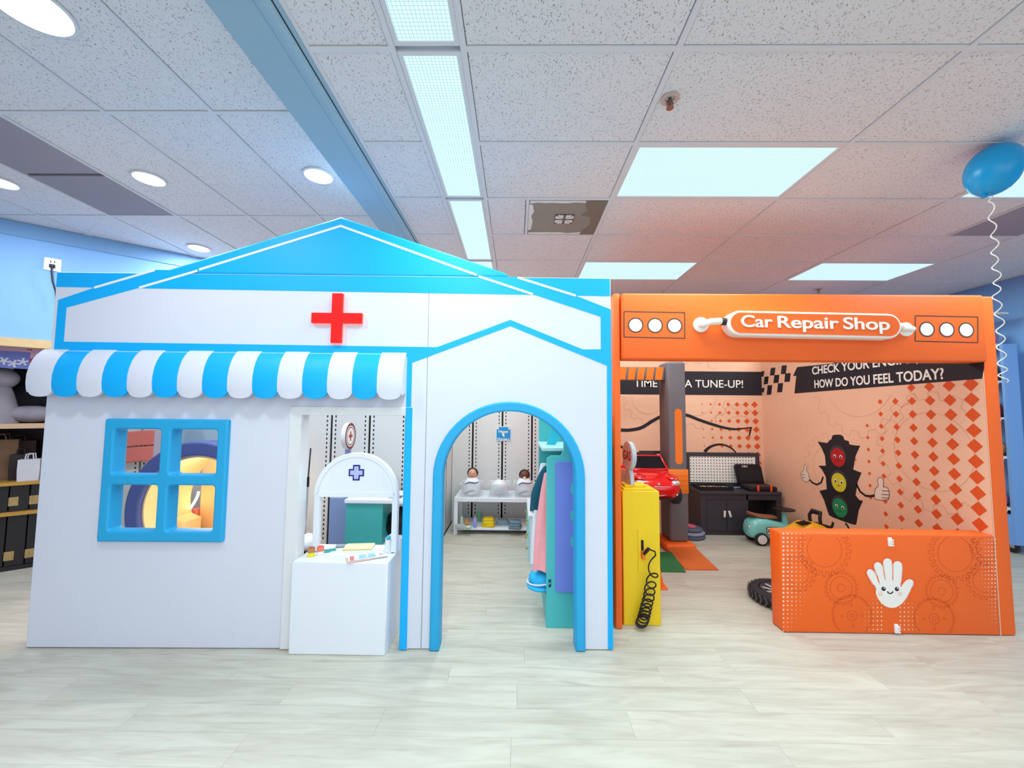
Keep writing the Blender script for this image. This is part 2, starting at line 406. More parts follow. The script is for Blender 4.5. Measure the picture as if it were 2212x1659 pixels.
# taped vent
t = thing('ceiling_vent', 'grey ceiling return vent with torn white tape and a small square opening', 'vent', (.37, Y0+3.5*RW, ZC))
MB().box(-.29, .29, -.29, .29, .004, .02).obj('panel', mat('vent_grey', '#8f8982', .6, .12, 6), t)
MB().box(-.075, .075, -.075, .075, -.002, .004).obj('grille', mat('vent_dark', '#5d5a58', .6), t)
TAPE = mat('tape_white', '#dfe2e4', .6)
rg = random.Random(5)
for a in range(4):
    for s in (-.03, .03):
        c, sn = cos(a*pi/2), sin(a*pi/2); lp = [(.012,s*.25),(.07,s*.4),(.072,s*1.9),(.05,s*1.6)]
        flat('vane', [[(x*c-y*sn, x*sn+y*c) for x, y in lp]], FZ(0), -.0025, TAPE, t)
for y, n in ((.28, 9), (-.28, 9)):
    lp = [(-.28, y)] + [(-.28+.5*i/n*1.0, y - (.02+.022*rg.random())*(1 if y > 0 else -1)) for i in range(n+1)] + [(.22, y)]
    plate('tape_strip', [lp], (V((0,0,.003)), V((1,0,0)), V((0,1,0)), V((0,0,1))), .002, TAPE, t)
plate('tape_strip', [[(-.285,-.225),(-.285,.2),(-.26,.19),(-.25,.05),(-.265,-.05),(-.245,-.12),(-.26,-.225)]], (V((0,0,.003)), V((1,0,0)), V((0,1,0)), V((0,0,1))), .002, TAPE, t)
plate('tape_strip', [[(.13,-.28),(.14,-.2),(.17,-.13),(.13,-.06),(.2,-.03),(.23,.1),(.16,.28),(.285,.28),(.285,-.28)]], (V((0,0,.0028)), V((1,0,0)), V((0,1,0)), V((0,0,1))), .002, mat('vent_brown', '#7d7166', .7), t)
# sprinkler heads
BR = mat('sprinkler_bronze', '#8a6f66', .35, metal=.7)
def sprinkler(x, y, lb):
    t = thing('sprinkler_head', lb, 'sprinkler', (x, y, ZC), 0, 'ceiling sprinkler heads')
    MB().lathe((0,0,0), [(.018,.006),(.042,.004),(.044,-.004),(.03,-.006),(.02,.0)], 24).obj('escutcheon', mat('rosette', '#c9b4ae', .4), t, 40)
    MB().cyl((0,0,.004), (0,0,-.03), .009, 10).obj('body', BR, t, 40)
    for s in (-1, 1): MB().tube([(s*.008,0,-.012),(s*.017,0,-.025),(s*.004,0,-.045)], .0028, 6).obj('frame_arm', BR, t, 60)
    MB().lathe((0,0,-.047), [(.001,.003),(.018,.002),(.018,-.001),(.001,-.002)], 14).obj('deflector', BR, t)
p = wz(1447, 214, ZC); sprinkler(p.x, p.y, 'small bronze sprinkler head in the ceiling left of the wide light panel')
p = wz(1768, 625, ZC); sprinkler(p.x, p.y, 'tiny dark sprinkler head peeping above the middle of the orange beam')

# ---- walls
LA, LB = V((-6.0, 2.17, 0)), V((-2.75, 4.985, 0))
ld = (LB-LA).normalized(); ln = V((ld.y, -ld.x, 0))
def LWp(s, d, z): return LA + ld*s + ln*d + V((0,0,z))           # on the slanted left bulkhead
LM = Matrix.Translation(LA) @ Matrix.Rotation(math.atan2(ld.y, ld.x), 4, 'Z')
LLEN = (LB-LA).length
def on_left(u, v):                                               # local (s, z) on that wall
    d = ray(u, v); n = ln; t = (LA-CAM).dot(n)/d.dot(n); p = CAM+d*t; return ((p-LA).dot(ld), p.z)
zt = on_left(60, 733)[1]
wl = struct(MB().box(0, LLEN, 0, .12, zt, ZL+.03).obj('wall_left', WALLB)); wl.matrix_world = LM
MB().box(0, LLEN, -.012, 0, ZL-.13, ZL+.003).obj('crown_shadow_band', mat('crown_shadow_blue', '#7ba7d6', .7), wl)  # shadow strip below the ceiling, shade put into a darker blue
MB().box(0, LLEN, -.03, .12, zt-.075, zt).obj('wood_rail', WOOD, wl)
DKW = mat('storage_wall', '#4a3a44', .8, .1)
wl2 = struct(MB().box(0, LLEN, .95, 1.05, 0, ZL).obj('wall_niche', DKW)); wl2.matrix_world = LM
o = struct(MB().box(-6.5, -6.4, -4.2, 3.2, 0, 3.3).obj('wall_side_left', WALLB))
struct(MB().box(5.75, 5.9, -4.2, 6.6, 0, 3.2).obj('wall_right', WALLB))
struct(MB().box(-6.5, 6.5, 6.5, 6.6, 0, 3.3).obj('wall_rear', WALLB))
b = MB().box(-6.5, 6.5, -4.2, -4.1, 0, .25).box(-6.5, 6.5, -4.2, -4.1, 2.75, 3.3).box(-6.5, -4.6, -4.2, -4.1, .25, 2.75).box(5.2, 6.5, -4.2, -4.1, .25, 2.75)
wf = struct(b.obj('wall_front', WALLW))
wn = struct(MB().box(-4.6, 5.2, -4.19, -4.11, .25, .31).box(-4.6, 5.2, -4.19, -4.11, 2.69, 2.75).obj('fill_window', SILV))  # unseen storefront frame, opening added behind the camera for soft frontal fill
for x in (-4.6, -2.15, .3, 2.75, 5.14): MB().box(x, x+.06, -4.185, -4.115, .31, 2.69).obj('mullion', SILV, wn)

# slotted display wall: panels with black channels and rows of slots
def slotwall(name, y, x0, x1, first, pitch, z1, ups):
    w = struct(MB().box(x0, x1, y+.02, y+.1, 0, z1).obj(name, DARK))
    xs = [x0]; x = first
    while x < x1: xs.append(x); x += pitch
    xs.append(x1)
    for a, b_ in zip(xs[:-1], xs[1:]):
        if b_-a > .05: MB().box(a+(.012 if a != x0 else 0), b_-(.012 if b_ != x1 else 0), y, y+.02, 0, z1).obj('wall_panel', WALLW, w)
    for x in xs[1:-1]:
        for s in (-1, 1):
            b = MB(); z = .12
            while z < z1: b.box(x+s*.046-.0065, x+s*.046+.0065, y-.001, y+.002, z, z+.024); z += .048
            b.obj('slot_row', DARK, w)['kind'] = 'stuff'
    return w
YB2, YB1 = 5.5, 4.36
f1 = wy(715, 950, YB1).x; f1b = wy(880, 950, YB1).x
f2 = wy(1021, 960, YB2).x; f2b = wy(1149, 960, YB2).x
slotwall('wall_back', YB2, -.86, .7, f2, (f2b-f2)/2, 2.9, 0)
pt = (f1b-f1)/2
slotwall('wall_partition', YB1, -4.5, -.86, f1-6*pt, pt, 2.9, 0)
o = struct(MB().box(-.96, -.86, YB1+.1, YB2+.1, 0, 2.9).obj('wall_return', WALLW))
MB().box(-.861, -.855, YB1+.1, YB2, 0, .02).obj('base_gap', DARK, o)
for y in (5.0, 5.42): MB().box(-.8605, -.8575, y, y+.012, 0, 2.4).obj('seam', DARK, o)

# ================================================================ HOSPITAL PLAYHOUSE (blue and white padded facade)
HO, HA = V((-3.063, 2.582, 0)), math.atan2(.072, 3.69)
hroot = thing('hospital_playhouse', 'white and blue padded play hospital front with gable, striped awning and red cross', 'playhouse', HO, HA)
hc, hs_ = cos(HA), sin(HA)
def H(u, v, y=0):
    d = ray(u, v); n = V((-hs_, hc, 0)); t = (HO + n*y - CAM).dot(n)/d.dot(n); p = CAM + d*t - HO
    return (p.x*hc + p.y*hs_, p.z)
def HP(*pts): return [H(*p) for p in pts]
FH = lambda y: FY(y)
TH, HW, HT = .09, 3.69, 2.405
sx_ = H(925, 700)[0]
ox0, ox1, oz = H(652, 900)[0], H(878, 900)[0], 1.475
a0, a1, atop = .415, 1.205, 1.437
acx, aR = (H(928, 1400)[0]+H(1264, 1400)[0])/2, (H(1264, 1400)[0]-H(928, 1400)[0])/2
az = H(1102, 868)[1]-aR
def archloop(cx, r, zs, z0=0, n=28): return [(cx-r, z0)] + [(cx-r*cos(pi*k/n), zs+r*sin(pi*k/n)) for k in range(n+1)] + [(cx+r, z0)]
left = [(0,.004),(ox0,.004),(ox0,oz),(ox1,oz),(ox1,.004),(sx_-.001,.004),(sx_-.001,HT),(0,HT)]
plate('facade_panel', [left, [(a0+.02,.68),(a1-.02,.68),(a1-.02,1.415),(a0+.02,1.415)]], FH(0), TH, WHITE, hroot, .005)
inn = archloop(acx, aR-.02, az, .004)
right = [(sx_+.001,.004)] + inn + [(HW,.004),(HW,HT),(sx_+.001,HT)]
plate('facade_panel', [right], FH(0), TH, WHITE, hroot, .005)
# gable
g0, g1, gp = H(357,580)[0], H(1100,596)[0], H(736,468)
plate('gable_panel', [[(g0,HT+.002),(g1,HT+.002),(g1-.03,HT+.03),(gp[0]+.03,gp[1]-.012),(gp[0],gp[1]),(gp[0]-.03,gp[1]-.012),(g0+.03,HT+.03)]], FH(.0), TH, BLUE, hroot, .012)
# printed bands
def band(name, pts, y=-.0012, ma=BLUE, par=hroot): return plate(name, [HP(*pts)], FH(y), .0012, ma, par)
tb = [H(127,620), H(1321,640)]
plate('top_band', [[(.004,tb[0][1]),(.004,HT-.004),(HW-.004,HT-.004),(HW-.004,tb[1][1])]], FH(-.0012), .0012, BLUE, hroot)
band('roof_band', [(126,648),(204,621.6),(335,583),(426,584),(301,621.6),(144,664.6),(138,738),(944,750),(1102.5,691),(1258.7,754.7),(1298,754.7),(1297.5,684.3),(1151,635.7),(1034.7,596.5),(1118,598.5),(1243.5,638.7),(1319.5,668.6),(1320.5,785),(1311,790),(1102.5,704.6),(890.4,783.8),(878,770),(117,757)], -.0018)
band('corner_stripe', [(1311,786),(1321,782),(1324.5,1402),(1313,1402)], -.0022)
band('corner_stripe', [(880,768),(891,770),(888,884),(877,884)], -.0022)
for pts in ([(204,621.6),(335,583.5)], [(301,621.6),(427,585)], [(1118,599.5),(1243.5,638.7)], [(1034,597),(1151,635.7)]):
    plate('white_line', [line(HP(*pts), .015)], FH(-.0026), .0012, PRINTW, hroot)
plate('white_line', [line(HP((430,582.5),(736,488),(1030,594)), .015)], FH(-.0012), .0012, PRINTW, hroot)
# service opening frame
fr0, fr1 = H(628,882)[0], H(893,880)[0]
plate('opening_frame', [[(fr0,.003),(ox0+.004,.003),(ox0+.004,oz-.004),(ox1-.004,oz-.004),(ox1-.004,.003),(fr1,.003),(fr1,1.527),(fr0,1.527)]], FH(-.012), TH+.02, FRAMEW, hroot, .006)
plate('corner_stripe', [[(ox1-.002,.006),(ox1+.042,.006),(ox1+.042,1.525),(ox1-.002,1.525)]], FH(-.0135), .0015, BLUE, hroot)
MB().box(ox1-.0065, ox1-.0035, -.01, TH, .006, oz-.01).obj('corner_stripe', BLUE, hroot)
# window
bw = .066; wl_ = []
mx_, mz = (a0+a1)/2, (.66+atop)/2
for xa, xb in ((a0+bw, mx_-bw/2), (mx_+bw/2, a1-bw)):
    for za, zb in ((.66+bw, mz-bw/2), (mz+bw/2, atop-bw)): wl_.append(rrect(xa, xb, za, zb, .02))
plate('window_frame', [rrect(a0, a1, .66, atop, .012)] + wl_, FH(-.028), .1, TRIMB, hroot, .012)
# arch trim
r0 = aR; r1 = aR-.062
plate('arch_trim', [archloop(acx, r0, az, .002) + archloop(acx, r1, az, .002)[::-1]], FH(-.022), TH+.03, TRIMB, hroot, .011)
# red cross
cc = H(731, 689)
def cross(cx, cz, l, w): return [(cx-w,cz-l),(cx+w,cz-l),(cx+w,cz-w),(cx+l,cz-w),(cx+l,cz+w),(cx+w,cz+w),(cx+w,cz+l),(cx-w,cz+l),(cx-w,cz+w),(cx-l,cz+w),(cx-l,cz-w),(cx-w,cz-w)]
cs = plate('cross_sign', [cross(*cc, .165, .034)], FH(-.03), .006, mat('cross_red', '#f30d0a', .35, .02, emit=.35), hroot, .001)
plate('cross_side', [cross(*cc, .163, .033)], FH(-.024), .014, mat('cross_dark', '#7c0a14', .4), cs)
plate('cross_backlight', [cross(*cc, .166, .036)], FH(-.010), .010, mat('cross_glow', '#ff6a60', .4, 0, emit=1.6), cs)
# awning: 15 striped scalloped cushions
aw = MB().box(.0, 2.32, -.02, -.003, 1.62, 1.875).obj('awning', FRAMEW, hroot)
s0, sw = -.031, .1575
prof = [(-.003,1.886),(-.022,1.87),(-.046,1.843),(-.066,1.808),(-.081,1.765),(-.091,1.713),(-.092,1.66),(-.087,1.62)]
def zr(x): return 1.0
for i in range(15):
    x0 = s0+i*sw; n = 8; out, inr = [], []
    for j in range(n+1):
        t = j/n; x = x0+sw*t; sc2 = math.sqrt(max(0, 1-(2*t-1)**2)); co, ci = [], []
        pr = prof + [(-.081, 1.615-.042*sc2)]
        for k, (py_, pz) in enumerate(pr):
            bulge = .004*sc2*(k/8)
            co.append(V((x, py_-bulge, pz))); ci.append(V((x, min(py_+.016, -.0025), pz - (.012 if k < 4 else 0))))
        ci[-1] = co[-1] + V((0, .018, .001)); 
        out.append(co + ci[::-1])
    MB().loft(out).obj('stripe', WHITE if i % 2 == 0 else BLUE, aw, 50)
# end caps of the awning
for x, e in ((s0, -.003), (s0+15*sw, .003)):
    lp = [V((x, p_, z_)) for p_, z_ in prof] + [V((x,-.081,1.6)), V((x,-.004,1.62))]
    MB().loft([lp, [p+V((e,0,0)) for p in lp]]).obj('end_cap', WHITE, aw)

# ---------------------------------------------------------------- reception desk in the opening
dk = thing('reception_desk', 'white toy reception desk with an arched hood and navy outlined cross', 'desk', (-1.095, 2.56, 0))
rbox('desk_body', -.3, .3, 0, .34, 0, .555, .004, GLOSSW, dk, 1)
yd = 2.735
def D(u, v): p = wy(u, v, yd); return (p.x+1.095, p.z)
al, ar_ = D(677,1100)[0], D(859,1100)[0]; acx2 = (al+ar_)/2; ar2 = (ar_-al)/2; at_ = D(768,978)[1]; azs = at_-ar2
ibot = D(768,1073)[1]
fd = FY(yd-2.56)
plate('hood_frame', [archloop(acx2, ar2, azs, .555), [(al+.04,.56),(ar_-.04,.56),(ar_-.04,ibot),(al+.04,ibot)]], fd, .04, GLOSSW, dk, .005)
plate('hood_rim', [archloop(acx2, ar2-.002, azs, ibot) + archloop(acx2, ar2-.03, azs, ibot+.03)[::-1]], FY(yd-2.566), .006, GLOSSW, dk, .002)
MB().box(al+.03, ar_-.03, yd-2.568, yd-2.56, ibot-.002, ibot+.03).obj('hood_rail', GLOSSW, dk)
ccx, ccz = D(770,1021)
plate('cross_outline', [cross(ccx, ccz, .052, .024)], FY(yd-2.562), .002, mat('navy_print', '#1c2280', .5), dk)
plate('cross_fill', [cross(ccx, ccz, .042, .015)], FY(yd-2.563), .002, mat('lavender_print', '#b9c1ee', .5), dk)
ZD = .556
def onD(u, v): return wz(u, v, ZD)
def wooden_cup(u, v, c1, c2, lb):
    p = onD(u, v); t = thing('toy_cup', lb, 'cup', p, 0, 'two-tone toy cups on the reception desk')
    MB().lathe((0,0,0), [(.001,0),(.022,0),(.022,.024),(.001,.024)], 20).obj('lower_band', mat(c1+'_paint', c1, .5), t, 40)
    MB().lathe((0,0,.0245), [(.001,0),(.022,0),(.022,.028),(.019,.028),(.018,.012),(.001,.012)], 20).obj('upper_band', mat(c2+'_paint', c2, .5), t, 40)
wooden_cup(672, 1201, '#f3e428', '#c18458', 'small yellow and tan wooden cup at the desk corner')
wooden_cup(692, 1198, '#f1f1f6', '#f58370', 'small white and coral wooden cup beside the tan one')
p = onD(712,1190); o = tag(rbox('toy_folder', -.035,.04,-.03,.03,0,.006,.002, mat('folder_teal','#3b9c9c',.5)), 'thin teal folder on the desk behind the coral cup', 'folder'); o.location = p; o.rotation_euler.z = .5
p = onD(735,1182); o = tag(rbox('toy_mouse', -.03,.03,-.018,.018,0,.018,.008, mat('mouse_grey','#8d959e',.5), None, 3), 'small grey wooden computer mouse on the desk', 'mouse'); o.location = p; o.rotation_euler.z = .25
p = onD(776,1184); t = thing('toy_laptop', 'closed pale wooden toy laptop lying on the desk', 'laptop', p, .12)
rbox('base', -.095,.095,-.065,.055,0,.008,.003, mat('laptop_cream','#ece0ac',.5), t); rbox('lid', -.095,.095,-.063,.055,.009,.016,.003, mat('laptop_cream','#ece0ac',.5), t)
MB().lathe((0,0,.016),[(.008,0),(.009,.0006),(.011,.0006),(.012,0)],16).obj('logo', WOOD, t)
p = onD(795,1203); t = thing('leaflet_stack', 'fanned printed check-up leaflets with blue and red print on the desk edge', 'leaflets', p, .42)
for i, (dx, dy, rz) in enumerate(((-.012,-.012,.1),(0,0,0))):
    s = rbox('sheet', -.12+dx,.12+dx,-.05+dy,.05+dy,.002+i*.003,.0035+i*.003,.0005, mat(('leaflet_pink','leaflet_white')[i],('#e8b9ac','#f2f4f8')[i],.5), t, 1); s.rotation_euler.z = rz
fl_ = FZ(.0067); rg = random.Random(2)
CY, RDp = mat('cyan_print','#35b6e0',.6), mat('red_print','#d8302c',.6)
flat('blue_text_lines', [[(x,y),(x+rg.uniform(.03,.06),y),(x+.045,y+.006),(x,y+.006)] for x in (-.055,.0) for y in [-.035+.011*k for k in range(7)]], fl_, 0, CY, t)
flat('red_headline', [[(-.11,-.045+.02*k),(-.085,-.045+.02*k),(-.085,-.03+.02*k),(-.11,-.03+.02*k)] for k in range(4)] + [[(.07,.0),(.085,0),(.085,.014),(.07,.014)]], fl_, 0, RDp, t)
flat('black_marks', [[(.06+.02*k,-.03+.02*k),(.08+.02*k,-.03+.02*k),(.08+.02*k,-.026+.02*k),(.06+.02*k,-.026+.02*k)] for k in range(3)], fl_, 0, PRINTK, t)
p = onD(838,1192); t = thing('toy_spray_bottle', 'white tapered toy bottle with blue ball top beside the hood leg', 'bottle', p)
MB().lathe((0,0,0), [(.001,0),(.03,0),(.028,.01),(.014,.08),(.001,.08)], 20).obj('body', mat('bottle_white','#e8ebf2',.4), t, 50)
MB().lathe((0,0,.08), [(.001,0),(.014,0),(.014,.006),(.001,.006)], 16).obj('neck', mat('neck_tan','#b9a98d',.5), t)
MB().ball((0,0,.094), .014).obj('ball_top', mat('ball_blue','#25b4e6',.4), t, 60)
# tray behind desk's right side
t = thing('toy_tray', 'white open tray standing on the desk beside the blue stripe', 'tray', (-.83, 2.83, .556))
b = MB().box(-.05,.05,-.06,.06,0,.006).box(-.05,.05,-.06,-.054,.006,.09).box(-.05,.05,.054,.06,.006,.07).box(-.05,-.044,-.054,.054,.006,.08).box(.044,.05,-.054,.054,.006,.08)
b.obj('tray_box', GLOSSW, t)
t = thing('toy_jar', 'small jar with tan lid and blue ball standing in the white tray', 'jar', (-.83, 2.83, .5625))
MB().lathe((0,0,0), [(.001,0),(.02,0),(.02,.085),(.001,.085)], 16).obj('body', mat('jar_tan','#c3b277',.5), t, 40)
MB().ball((0,0,.1), .016).obj('ball_top', MATS['ball_blue'], t, 60)

# ---------------------------------------------------------------- things behind the service opening
yc = 3.75
p0 = wy(748,1078,yc); p1 = wy(900,1082,yc); zt_ = p0.z
t = thing('checkup_counter', 'teal fronted toy counter with white top behind the reception desk', 'counter', (p0.x, yc, 0))
w_ = p1.x-p0.x
rbox('worktop', -.01, w_, -.02, .4, zt_-.035, zt_, .004, GLOSSW, t, 1)
tw = wy(826,1120,yc).x-p0.x
MB().box(0, tw, 0, .02, 0, zt_-.036).obj('front_panel', TEAL2, t)
MB().box(0, .02, .02, .38, 0, zt_-.036).obj('side_panel', TEAL2, t); MB().box(tw-.02, tw, .02, .38, 0, zt_-.036).obj('side_panel', TEAL2, t)
MB().box(w_-.02, w_, 0, .38, 0, zt_-.036).obj('side_panel', GLOSSW, t)
MB().box(tw, w_-.02, 0.02, .38, .25, .27).obj('shelf', GLOSSW, t)
tag(MB().ball((0,0,0),.13,.1,.15,16,10,.12,4).obj('black_bag', BLACK, None, 60), 'black rounded bag in the open bay of the teal counter', 'bag').location = (p0.x+tw+.12, yc+.17, .42)
o = tag(rbox('tablet', -.06,.06,-.04,.04,0,.008,.003, mat('tablet_grey','#566470',.4)), 'dark grey tablet lying on the white counter top', 'tablet'); o.location = (wy(848,1085,yc).x, yc+.1, zt_+.001)
o = tag(rbox('card_holder', -.1,.06,-.05,.05,0,.006,.002, mat('tablet_grey','#566470',.4)), 'flat grey mat at the back of the white counter top', 'mat'); o.location = (wy(800,1075,yc).x, yc+.3, zt_+.001)
# lavender panel with round cross sign
ys = 3.9; pa = wy(712,1080,ys); pb_ = wy(748,1080,ys)
t = thing('round_sign_stand', 'round white sign with brown ring and red cross on a blue grey post', 'sign', (pa.x, ys, 0))
SLATE = mat('slate_lavender','#8a9dcb',.5)
ww = pb_.x-pa.x
MB().box(0, ww, 0, .3, 0, wy(730,1076,ys).z).obj('cabinet_side', SLATE, t)
sc0 = wy(753,942,ys); hub = (sc0.x-pa.x, 0, sc0.z)
MB().box(hub[0]-.03, hub[0]+.02, .0, .03, wy(730,1076,ys).z, sc0.z-.1).obj('post', SLATE, t)
sg = MB().lathe((0,0,0), [(.001,-.02),(.13,-.02),(.13,.02),(.001,.02)], 40, 'y').obj('disc', FRAMEW, t, 40); sg.location = hub; sg.rotation_euler.z = 1.58
BRN = mat('brown_print','#7c3b30',.6)
for lp in (ring2(circ(0,0,.128,40),.026), ring2(circ(0,0,.09,40),.01)): plate('ring_print', lp, FY(-.0203), .001, BRN, sg)
plate('cross_print', [cross(0,0,.045,.014)], FY(-.0203), .001, mat('rust_print','#b0402e',.6), sg)
# leaning poles
t = thing('pole_stand', 'thin dark and silver pole leaning by the opening edge', 'pole', (wy(655,1170,3.32).x, 3.32, 0))
za, zb, zc = wy(660,968,3.32).z, wy(660,1030,3.32).z, wy(655,1170,3.32).z
MB().cyl((.03,0,za),(.02,0,zb),.006,8).obj('upper_rod', CHAR, t); MB().cyl((.02,0,zb),(.02,0,zb-.08),.01,8).obj('grip', BLACK, t)
MB().cyl((.02,0,zb-.08),(0,0,.02),.008,8).obj('lower_rod', CHROME, t, 40); MB().cyl((-.012,0,zb-.3),(-.012,0,.02),.006,8).obj('rod', CHROME, t, 40)
MB().lathe((0,0,0), [(.001,0),(.06,0),(.06,.015),(.01,.02),(.001,.02)], 20).obj('foot', BLACK, t)
o = tag(MB().ball((0,0,0),.09,.09,.06,16,10,.15,9).obj('plush_bundle', CLOTHW, None, 60), 'small white fluffy bundle on the low stool behind the desk', 'bundle'); o.location = (wy(664,1182,3.1).x, 3.1, .5)
tag(rbox('low_stool', -.12,.12,-.12,.12,0,.44,.01, mat('stool_brown','#6d5348',.6)), 'low brown stool under the fluffy bundle', 'stool').location = (wy(664,1182,3.1).x, 3.1, 0)

# ---------------------------------------------------------------- scanner tunnel seen through the window
ysn = 3.45
cn = wy(415,1128,ysn); Rn = .6
t = thing('scanner_tunnel', 'big navy ring toy scanner with cream bed seen through the blue window', 'play scanner', (cn.x, ysn, 0))
czr = Rn+.02
plate('ring', [circ(0,czr,Rn,64), circ(0,czr,Rn-.125,64)], FY(0), .2, NAVY, t, .02)
MB().box(-.35,.35,.02,.18,0,.08).obj('foot', NAVY, t)
rr_ = Rn-.127
plate('tube_liner', [circ(0,czr,rr_,64), circ(0,czr,rr_-.014,64)], FY(.04), .5, CREAM, t)
bxc = wy(330,1110,ysn+.3).x-cn.x; bzt = wy(330,1080,ysn+.3).z
bed = [(bxc-.2,.2)] + [(bxc+.2*cos(pi-pi*k/12), bzt-.16+.16*sin(pi*k/12)) for k in range(13)] + [(bxc+.3,bzt-.2),(bxc+.3,.2)]
plate('bed_headrest', [bed], FY(.3), .22, CREAM, t, .03)
sbx = wy(432,1100,ysn+.6).x-cn.x; MB().box(sbx, sbx+.25, .6, .65, .0, 1.02).obj('side_board', mat('peach_vinyl','#f0c48e',.6), t)
cwx = sbx-.01; cwz = wy(420,1112,ysn+.56).z; plate('coral_wedge', [[(cwx-.2,cwz+.03),(cwx,cwz+.05),(cwx,cwz-.1)]], FY(.56), .1, CORAL, t)
la0, la1 = wy(429,1062,ysn+.5), wy(406,1104,ysn+.5)
b = MB().tube([(la0.x-cn.x+(la1.x-la0.x)*(k/8)**1.6, .5, la0.z+(la1.z-la0.z)*k/8) for k in range(9)], .011, 8)
b.obj('light_arc', mat('neon_warm','#fbffd0',.4,0,emit=5), t, 60)
l = bpy.data.lights.new('warm_lamp', 'POINT'); l.energy = 7; l.color = (1,.84,.62); l.shadow_soft_size = .12
lo = bpy.data.objects.new('warm_lamp', l); COL.objects.link(lo); lo.parent = t; lo.location = (.05,.16,.95)
# coral arc panel and grey post on the slotted wall behind
yv = YB1-.06
c0 = wy(300,960,yv)
c0.z -= .2
t = thing('coral_wall_arc', 'coral pink curved padded band on the slotted wall seen through the top left pane', 'wall panel', (c0.x, yv, c0.z))
for k in (0, 1):
    z0 = -.1+.17*k
    lp = [(-.7+1.05*i/14, z0+.13*(1-((i-14)/14)**2)) for i in range(15)]
    plate('band', [lp + [(x, z+.16) for x, z in lp[::-1]]], FY(0), .055, CORAL, t, .012)
gp0 = wy(333,950,4.0); gp1 = wy(356,950,4.0)
tag(MB().box(0, gp1.x-gp0.x+.05, 0, .06, 0, 1.6).obj('grey_column', mat('lilac_grey','#b9afbd',.6), None), 'pale lilac grey column between scanner ring and coral band', 'column').location = (gp0.x, 4.0, 0)
gp0 = wy(396,930,4.05)
tag(MB().box(0, .5, 0, .04, 1.08, 1.75).obj('glass_board', mat('glass_blue','#9fbcd4',.15,.04), None), 'smooth pale blue board above the scanner ring', 'board').location = (wy(396,930,YB1-.045).x, YB1-.045, 0)

# ================================================================ NURSERY seen through the arch
yt = 4.97
tl = wy(981,1075,yt); zt2 = tl.z; ztr = zt2; x1t = .42
t = thing('nursery_bench', 'low white bench table with under-shelf against the slotted nursery wall', 'table', (tl.x, yt, 0))
wt = x1t-tl.x; zs = wy(989,1140,yt).z
rbox('table_top', 0, wt, 0, .48, zt2-.05, zt2, .004, GLOSSW, t, 1)
rbox('lower_shelf', .045, wt-.045, .01, .47, zs-.03, zs, .004, GLOSSW, t, 1)
for x in (0, wt-.045):
    for y in (0, .435): MB().box(x, x+.045, y, y+.045, 0, zt2-.0505).obj('leg', GLOSSW, t)
# clear bins with swaddled dolls
BIN = mat('clear_plastic','#eef0f8',.15,.02,alpha=.32,spec=.5)
SK1, SK2 = mat('doll_skin_light','#d9a08c',.5,.06,20), mat('doll_skin_brown','#6e4436',.5,.06,20)
HR = mat('doll_hair','#3a2320',.8,.2,60,.6,120)
NAVYP = mat('navy_stripe','#4a5687',.8)
def bin_(u, lb):
    p = wy(u, 1070, yt+.1); t = thing('clear_bin', lb, 'bin', (p.x, yt+.17, zt2+.001), 0, 'clear bins on the nursery bench')
    def rg_(w, d, z, r=.02): return [V((x, y, z)) for x, y in rrect(-w, w, -d, d, r, 3)]
    MB().loft([rg_(.112,.13,.0), rg_(.125,.145,.15), rg_(.138,.158,.152), rg_(.138,.158,.16), rg_(.132,.152,.16), rg_(.121,.141,.15), rg_(.109,.127,.004)]).obj('tub', BIN, t, 50)
    return p.x
def blanket(x, name, lb, h=.1, sd=1):
    o = MB().ball((0,0,0), .098,.115,h,24,14,.07,sd).obj(name, CLOTHW, None, 60); o.location = (x, yt+.17, zt2+.006+h*1.07); tag(o, lb, 'blanket'); return o
